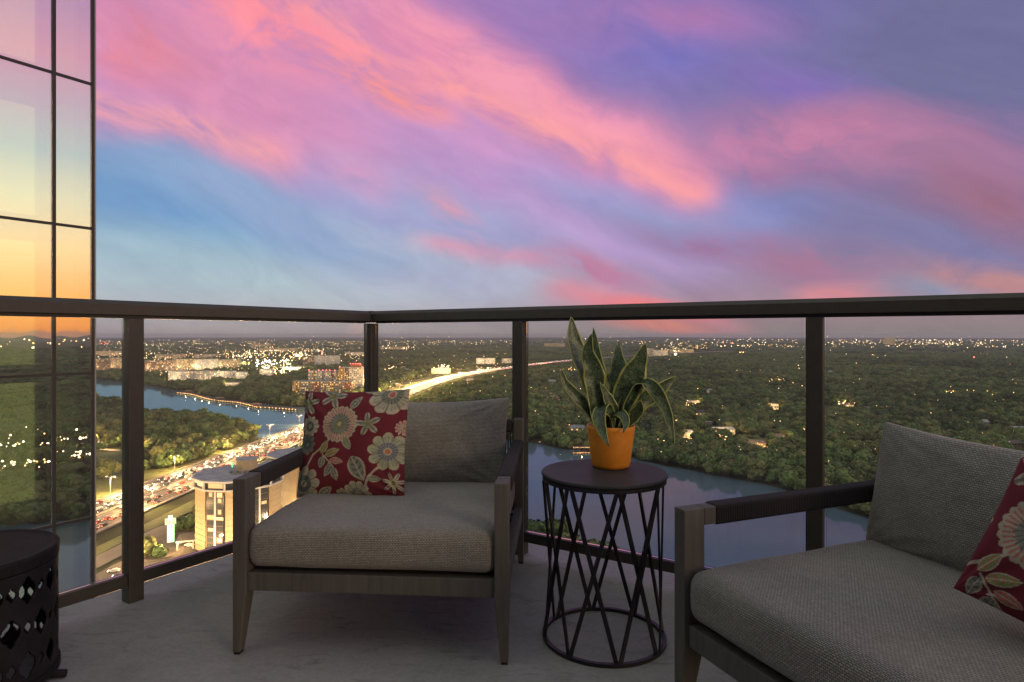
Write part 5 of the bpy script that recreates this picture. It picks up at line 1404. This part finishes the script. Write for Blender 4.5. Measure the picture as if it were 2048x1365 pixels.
# ---- red floral print
def srgb(c): return np.array(lin(c)[:3])
def floral(u, v, shift=(0, 0)):
    x = np.asarray(u, float); y = np.asarray(v, float)
    base = srgb((104, 40, 50)); col = np.tile(base, (len(x), 1)).astype(float)
    nz = .5 + .5 * np.sin(x * 61 + 3 * np.sin(y * 47)) * np.sin(y * 57 + 2 * np.sin(x * 39))
    cream = srgb((178, 174, 150)); sage = srgb((122, 130, 114)); blue = srgb((122, 128, 132)); slate = srgb((84, 90, 90)); olive = srgb((120, 124, 62)); pink = srgb((176, 84, 84)); rust = srgb((176, 104, 70)); dark = srgb((60, 66, 62)); green = srgb((112, 134, 74))
    def put(mask, c, a=.92):
        c = c * (1 + .22 * (nz[mask] - .5))[:, None]; col[mask] = col[mask] * (1 - a) + c * a
    def pol(cx, cy, asp=1.0):
        dx = (x - cx); dy = (y - cy) * asp; return np.hypot(dx, dy), np.arctan2(dy, dx)
    def stem(pts, w, c=cream):
        for (a, b) in zip(pts[:-1], pts[1:]):
            ax, ay = a; bx, by = b; L2 = (bx - ax) ** 2 + (by - ay) ** 2
            t = np.clip(((x - ax) * (bx - ax) + (y - ay) * (by - ay)) / L2, 0, 1); d = np.hypot(x - ax - t * (bx - ax), y - ay - t * (by - ay)); put(d < w, c)
    def leaf(cx, cy, L, wd, ang, c1=sage, c2=slate, rim=cream):
        a = math.radians(ang); dx, dy = x - cx, y - cy; s = (dx * math.cos(a) + dy * math.sin(a)) / (L / 2); t = (-dx * math.sin(a) + dy * math.cos(a)) / (wd / 2)
        prof = np.clip(1 - s * s, 0, 1) ** .8 * (1 - .25 * s); d = np.abs(t) / np.maximum(prof, 1e-3); ins = (np.abs(s) < 1) & (d < 1)
        put(ins, rim); put(ins & (d < .78), c1); vein = (np.sin((s * 9 + np.abs(t) * 3.0) * 1.6) > .35) & (d < .6); put(ins & vein, c2, .85); put(ins & (np.abs(t) < .07), rim)
    def flower(cx, cy, r, n, c1=cream, c2=sage, core=blue, eye=rust, deep=.22, ph=0.0, lines=True):
        rr, th = pol(cx, cy); lob = r * (1 - deep + deep * np.abs(np.cos(n * (th + ph) / 2)) ** .6); ins = rr < lob
        put(ins, c1); put(ins & (rr < lob * .86), c2 * .35 + c1 * .65)
        if lines: put(ins & (np.abs(np.cos(n * (th + ph) / 2)) < .16) & (rr > r * .3), dark, .7); put(ins & (np.sin(th * n * 3) > .55) & (rr > r * .45) & (rr < r * .8), c2, .8)
        put(rr < r * .48, core); put((rr < r * .48) & (np.sin(th * n * 2) > .3) & (rr > r * .2), slate, .8); put(rr < r * .2, c1); put(rr < r * .13, eye)
    def mum(cx, cy, r):
        rr, th = pol(cx, cy); lob = r * (.92 + .08 * np.abs(np.sin(th * 11))); ins = rr < lob
        put(ins, cream); put(ins & (np.sin(th * 34) > .2) & (rr > r * .55) & (rr < r * .88), pink, .75); put(ins & (np.sin(th * 20 + rr * 60) > .5) & (rr < r * .62), slate, .85)
        put((rr < r * .55) & (np.sin(th * 20 + rr * 60) <= .5), sage); put((rr < r * .25), olive, .8); put((rr < r * .12), cream)
    def lily(cx, cy, r, ph, n=5, c=sage):
        rr, th = pol(cx, cy); k = np.abs(np.cos(n * (th + ph) / 2)) ** 1.6; ins = rr < r * (.30 + .70 * k); put(ins, cream); put(rr < r * (.30 + .70 * k) * .74, c); put(ins & (k > .96) & (rr > r * .2), slate, .8); put(rr < r * .2, olive)
    stem([(.12, .74), (.17, .62), (.26, .56), (.34, .48)], .009); stem([(.28, .62), (.38, .72), (.44, .82)], .006); stem([(.34, .70), (.42, .66)], .006); stem([(.55, .36), (.66, .33)], .006); stem([(.68, .92), (.72, .82), (.80, .74)], .010)
    mum(.425, .33, .178)
    leaf(.555, .12, .15, .075, -55); leaf(.51, .515, .135, .075, 62, sage, green)
    lily(.70, .335, .115, .5)
    flower(.865, .05, .20, 9, cream, sage, sage, pink, .16)
    flower(.885, .59, .175, 9, srgb((172, 176, 144)), sage, blue, rust, .30, .2)
    leaf(.62, .75, .25, .16, 62, sage, slate)
    leaf(.295, .545, .14, .07, -62, green, pink); leaf(.375, .60, .15, .07, -22, green, pink); leaf(.27, .69, .11, .07, 105, sage, slate); leaf(.335, .765, .13, .07, 118, sage, slate); leaf(.42, .68, .13, .06, 8, pink, sage); leaf(.405, .80, .13, .07, 68, sage, slate)
    flower(.11, .35, .10, 11, cream, sage, slate, olive, .3); flower(.09, .52, .10, 9, sage, slate, slate, blue, .35); lily(.07, .13, .12, .3); stem([(.05, .2), (.09, .27)], .005)
    flower(.10, .88, .16, 8, cream, sage, slate, sage, .3); leaf(.30, .965, .16, .08, -35)
    flower(.60, .99, .13, 10, cream, sage, sage, olive, .25); flower(.46, 1.0, .07, 8, cream, sage, sage, blue, .3); leaf(.77, .84, .12, .06, 0, sage, green); lily(.93, .87, .10, .2, 7, srgb((180, 176, 140)))
    lily(.32, .05, .13, 1.3, 5); flower(.995, .37, .07, 12, cream, pink, cream, rust, .5); leaf(.66, -.01, .16, .07, 10)
    return col
def mat_print():
    m = bpy.data.materials.new('red_floral_canvas'); m.use_nodes = True; t = NT(m.node_tree); b = t.n['Principled BSDF']
    a = t.new('ShaderNodeVertexColor'); a.layer_name = 'print'; tc = t.new('ShaderNodeTexCoord')
    n = t.noise(tc.outputs['UV'], 420, 2, .6).outputs[0]
    t.l.new(t.mix(.5, a.outputs[0], t.ramp(n, [(.3, (.75, .75, .75)), (.7, (1.2, 1.2, 1.2))]), 'MULTIPLY'), b.inputs['Base Color'])
    b.inputs['Roughness'].default_value = .85; b.inputs['Specular IOR Level'].default_value = .25
    bp = t.new('ShaderNodeBump'); bp.inputs['Strength'].default_value = .3; bp.inputs['Distance'].default_value = .001; t.l.new(n, bp.inputs['Height']); t.l.new(bp.outputs[0], b.inputs['Normal'])
    return m
M_print = mat_print()
def throw_pillow(label, loc, rot, me):
    o = thing('throw_pillow', label, 'pillow', loc)
    c = inst('cover', me, o)
    o.rotation_euler = rot
    mb = MB(); mb.box(.150, .190, -.003, .001, -.183, -.172); mb.build('care_tag', M_tag, o)
    return o
pm = pillow_mesh('cover', .415, .39, .13, 210, M_print, .05, 0, 8, colfn=floral, e=.45)
throw_pillow('red floral throw pillow leaning on the grey cushion of the left chair', (-.578, 2.295, FZ + .378 + .178), (R(-14), R(-2.2), R(-11)), pm)
throw_pillow('red floral throw pillow half cut off by the right edge of the view', (1.062, 1.082, FZ + .378 + .190), (R(-20), R(14), R(-62)), pillow_mesh('cover', .415, .39, .13, 210, M_print, .05, 0, 4, colfn=lambda u, v: floral((u + .19) % 1, (v - .25) % 1), e=.45))

# ---- side table
def side_table():
    cx, cy, rr, ht = .289, 1.985, .193, .520
    o = thing('side_table', 'round black metal side table with criss cross bars between the chairs', 'side table', (cx, cy, FZ))
    prof = [(0, ht - .010), (rr - .012, ht - .010), (rr - .001, ht - .012), (rr + .003, ht - .008), (rr + .003, ht - .003), (rr + .001, ht), (rr - .003, ht), (0, ht)]
    mb = MB(); mb.lathe(prof, 96); mb.build('table_top', M_tabletop, o, smooth=False)
    for z, nm in ((.006, 'base_ring'), (ht - .019, 'upper_ring')):
        mb = MB(); n = 72; vs = []; fs = []
        for k in range(n):
            a = 2 * math.pi * k / n
            for q in range(4):
                dr_, dz = ((-.006, -.0055), (.006, -.0055), (.006, .0055), (-.006, .0055))[q]
                r_ = rr - .006 + dr_; vs.append((r_ * math.cos(a), r_ * math.sin(a), z + dz))
        for k in range(n):
            for q in range(4): a = k * 4 + q; b = k * 4 + (q + 1) % 4; c = ((k + 1) % n) * 4; fs.append((a, c + q, c + (q + 1) % 4, b))
        mb.add(vs, fs); mb.build(nm, M_blacksteel, o)
    nb = 8; base = -75 - 90 + 90
    for k in range(nb):
        for s in (-1, 1):
            a0 = R(-85.5 + 45 * k) + s * .03; a1 = a0 + s * (R(45) - .06)
            ro = rr - .006 + (.0035 if s > 0 else -.0035)
            p0 = Vector((ro * math.cos(a0), ro * math.sin(a0), .0118)); p1 = Vector((ro * math.cos(a1), ro * math.sin(a1), ht - .0248))
            d = (p1 - p0).normalized(); mid = (p0 + p1) / 2; outv = Vector((mid.x, mid.y, 0)).normalized(); sd = d.cross(outv).normalized(); ov = sd.cross(d)
            mb = MB(); vs = []
            for p in (p0, p1):
                for i, j in ((-1, -1), (1, -1), (1, 1), (-1, 1)): vs.append(tuple(p + sd * .0062 * i + ov * .0030 * j))
            mb.add(vs, [(0, 1, 2, 3), (7, 6, 5, 4)] + [(k_, k_ + 4, (k_ + 1) % 4 + 4, (k_ + 1) % 4) for k_ in range(4)]); mb.build('bar', M_blacksteel, o)
side_table()

# ---- plant
def mat_pot():
    m = bpy.data.materials.new('ribbed_orange_pot'); m.use_nodes = True; t = NT(m.node_tree); b = t.n['Principled BSDF']; tc = t.new('ShaderNodeTexCoord')
    w = t.new('ShaderNodeTexWave', wave_type='BANDS', bands_direction='Z'); t.l.new(tc.outputs['Object'], w.inputs[0]); w.inputs['Scale'].default_value = 62; w.inputs['Distortion'].default_value = .6; w.inputs['Detail'].default_value = 1
    n = t.noise(tc.outputs['Object'], 30, 4, .6).outputs[0]
    t.l.new(t.ramp(n, [(.3, (.70, .25, .020)), (.7, (.80, .32, .030))]), b.inputs['Base Color']); b.inputs['Roughness'].default_value = .45
    bp = t.new('ShaderNodeBump'); bp.inputs['Strength'].default_value = .22; bp.inputs['Distance'].default_value = .0015; t.l.new(w.outputs[0], bp.inputs['Height']); t.l.new(bp.outputs[0], b.inputs['Normal'])
    return m
def mat_snake():
    m = bpy.data.materials.new('variegated_leaf'); m.use_nodes = True; t = NT(m.node_tree); b = t.n['Principled BSDF']; tc = t.new('ShaderNodeTexCoord')
    sp = t.new('ShaderNodeSeparateXYZ'); t.l.new(tc.outputs['UV'], sp.inputs[0])
    n = t.noise(t.mapping(tc.outputs['UV'], sc=(6, 34, 1)), 1.0, 4, .6, 1.2).outputs[0]
    c = t.ramp(n, [(.42, (.014, .036, .018)), (.50, (.042, .085, .038)), (.57, (.11, .17, .085))])
    n2 = t.noise(t.mapping(tc.outputs['UV'], sc=(14, 2, 1)), 1.0, 3).outputs[0]
    c = t.mix(t.math('MULTIPLY', n2, .35), c, (.07, .10, .05, 1))
    e = t.math('ABSOLUTE', t.math('SUBTRACT', sp.outputs[0], .5)); e = t.math('ADD', e, t.math('MULTIPLY', t.math('SUBTRACT', n2, .5), .10))
    f = t.new('ShaderNodeMapRange', interpolation_type='SMOOTHSTEP'); t.put(f.inputs[0], e); f.inputs[1].default_value = .41; f.inputs[2].default_value = .455
    c = t.mix(f.outputs[0], c, (.34, .38, .10, 1)); t.l.new(c, b.inputs['Base Color']); b.inputs['Roughness'].default_value = .42
    return m
def plant():
    px_, py_ = .3225, 2.055; zt = FZ + .520
    o = thing('snake_plant', 'snake plant with yellow edged leaves in the orange pot', 'plant', (px_, py_, zt))
    pot = thing('plant_pot', 'ribbed orange pot on the black side table', 'pot', (px_, py_, zt + .0004))
    prof = [(0, 0), (.052, 0), (.058, .003), (.0625, .012), (.070, .07), (.0765, .122), (.0785, .134), (.0765, .1365), (.0725, .134), (.069, .118), (0, .118)]
    mb = MB(); mb.lathe(prof, 72); mb.build('pot_body', mat_pot(), pot, smooth=True)
    mb = MB(); mb.lathe([(0, .1235), (.04, .1225), (.0692, .1195)], 40); mb.build('soil', M_soil, pot, smooth=True)
    ms = mat_snake()
    LV = [ # points (photo px), width px, depth shift at tip, twist
      ([(1204, 858), (1193, 800), (1172, 735), (1150, 685), (1142, 634)], 44, .03, .2),
      ([(1212, 858), (1204, 790), (1194, 730), (1190, 690), (1187, 655)], 26, .05, -.5),
      ([(1192, 858), (1190, 800), (1187, 745), (1176, 705), (1183, 668)], 35, -.03, .35),
      ([(1196, 860), (1178, 822), (1150, 790), (1130, 765), (1123, 738)], 19, -.01, .7),
      ([(1222, 858), (1226, 800), (1238, 745), (1236, 712), (1237, 682)], 34, .05, -.3),
      ([(1234, 858), (1248, 800), (1266, 752), (1282, 715), (1291, 686)], 44, -.02, -.25),
      ([(1243, 858), (1262, 822), (1295, 793), (1325, 775), (1352, 753)], 34, .03, .4),
      ([(1240, 858), (1258, 800), (1280, 768), (1305, 775), (1330, 815), (1341, 850), (1348, 888)], 22, -.07, .2),
      ([(1226, 860), (1222, 828), (1207, 814), (1198, 835), (1206, 868), (1218, 893)], 22, -.09, .6),
      ([(1228, 862), (1228, 838), (1236, 826), (1248, 834), (1252, 850), (1246, 866)], 17, -.07, .8),
      ([(1214, 858), (1222, 815), (1218, 780), (1210, 742)], 22, .02, .9),
      ([(1238, 858), (1226, 820), (1212, 790), (1200, 764)], 20, -.02, .5),
      ([(1244, 858), (1262, 838), (1276, 818), (1280, 800)], 22, -.04, -.5),
      ([(1250, 858), (1256, 790), (1248, 745), (1246, 715)], 22, .06, .6),
      ([(1208, 858), (1210, 820), (1216, 790), (1214, 760)], 18, .0, 1.0),
      ([(1226, 858), (1240, 800), (1256, 760), (1262, 728)], 24, .04, .5),
    ]
    for li, (pts, wpx, dz, tw) in enumerate(LV):
        W3 = []
        n0 = len(pts)
        for i, (x, y) in enumerate(pts):
            t_ = i / (n0 - 1); Y = 2.055 + dz * t_ * 1.4 + (dz * .25 if i == 0 else 0)
            W3.append(np.array([(x - CX) / F * Y - px_, Y - py_, (HY - y) / F * Y + H - zt]))
        path = catmull(W3, .009); n = len(path); mb = MB(); me_v = []; K = 8; uvs = []
        wm = wpx / F * 2.05 * 1.26
        sp = 0
        for i, p in enumerate(path):
            t_ = i / (n - 1); a = path[max(0, i - 1)]; b = path[min(n - 1, i + 1)]; d = Vector(b - a).normalized()
            tip = max(0, 1 - t_) ** .62 if t_ > .5 else 1; body = (.52 + .48 * math.sin(min(1, t_ / .62) * math.pi / 2) ** 1.2)
            prof_ = body * min(1, ((1 - t_) / .42) ** .72) if t_ < 1 else 0.0
            w = wm * prof_ / 2 * (1 + .03 * math.sin(t_ * 23 + li))
            ang = tw * (1 - .4 * t_) + .35 * math.sin(t_ * 3 + li)
            side = Vector((1, 0, 0)) - d * d.x
            if side.length < .3: side = Vector((0, 0, 1)) - d * d.z
            side.normalize(); side.rotate(Matrix.Rotation(ang, 3, d)); nrm = side.cross(d).normalized()
            if nrm.y > 0: nrm = -nrm
            w_ = max(w, .0004)
            cup = (.42 - .22 * t_)
            for k in range(K + 1):
                s = k / K * 2 - 1; q = Vector(p) + side * (w_ * s) + nrm * (cup * w_ * (s * s) - .1 * w_) + nrm * (.0018 * math.sin(t_ * 31 + s * 2 + li) * abs(s))
                me_v.append(tuple(q)); uvs.append((k / K, t_ * 1.0))
        fs = []
        for i in range(n - 1):
            for k in range(K): a = i * (K + 1) + k; fs.append((a, a + 1, a + K + 2, a + K + 1))
        me = bpy.data.meshes.new('leaf'); me.from_pydata(me_v, [], fs); me.materials.append(ms); me.polygons.foreach_set('use_smooth', [True] * len(fs))
        ul = me.uv_layers.new(name='UVMap'); lidx = np.zeros(len(me.loops), np.int32); me.loops.foreach_get('vertex_index', lidx); ul.data.foreach_set('uv', (np.array(uvs) + np.array([0, li * 3.0]))[lidx].astype(np.float32).ravel())
        q = inst('leaf', me, o); so_ = q.modifiers.new('thickness', 'SOLIDIFY'); so_.thickness = .0022; so_.offset = 0
plant()

# ---- low pierced drum stool at the left
def stool():
    cx, cy, r, ht = -1.468, 1.70, .20, .365
    o = thing('drum_stool', 'low black drum stool with pierced diamond sides at the left edge', 'stool', (cx, cy, FZ))
    mb = MB(); mb.lathe([(0, ht - .004), (r - .02, ht - .004), (r - .004, ht), (r + .001, ht - .002), (r + .003, ht - .008), (r + .001, ht - .034), (r - .004, ht - .038), (r - .02, ht - .038), (0, ht - .034)], 96)
    mb.build('top', M_stool, o, smooth=False)
    NU, NV = 420, 96; z0, z1 = .030, ht - .0385; N = 15; rows = 3.0
    vs = []; fs = []
    for j in range(NV + 1):
        z = z0 + (z1 - z0) * j / NV; rr = r - .008
        for i in range(NU): a = 2 * math.pi * i / NU; vs.append((rr * math.cos(a), rr * math.sin(a), z))
    for j in range(NV):
        for i in range(NU):
            u = (i + .5) / NU * N; v = (j + .5) / NV * rows
            hole = False
            row = math.floor(v); a = (u + (.5 if row % 2 else 0)) % 1 - .5; b = v % 1 - .5
            if abs(a) / .36 + abs(b) / .40 < 1 and abs(a) < .28: hole = True
            a2 = (u + (0 if row % 2 else .5)) % 1 - .5
            if abs(a2) / .17 + abs(abs(b) - .0) / .20 < 1: hole = True
            if j < 4 or j > NV - 4: hole = False
            if not hole: fs.append((j * NU + i, j * NU + (i + 1) % NU, (j + 1) * NU + (i + 1) % NU, (j + 1) * NU + i))
    mb = MB(); mb.add(vs, fs); q = mb.build('pierced_side', M_stool, o, smooth=True); s = q.modifiers.new('thickness', 'SOLIDIFY'); s.thickness = .007; s.offset = 1
    mb = MB(); mb.lathe([(r - .022, .012), (r + .004, .012), (r + .004, .0297), (r - .022, .0297), (r - .022, .012)], 72); mb.build('base_ring', M_stool, o)
    for k in range(4):
        a = R(12 + 90 * k); p = Vector((math.cos(a), math.sin(a), 0)); mb = MB()
        mb.tube(p * (r - .015) + Vector((0, 0, .014)), p * (r + .035) + Vector((0, 0, .011)), .0115, .0105, 10); mb.build('foot', M_stool, o, smooth=True)
stool()
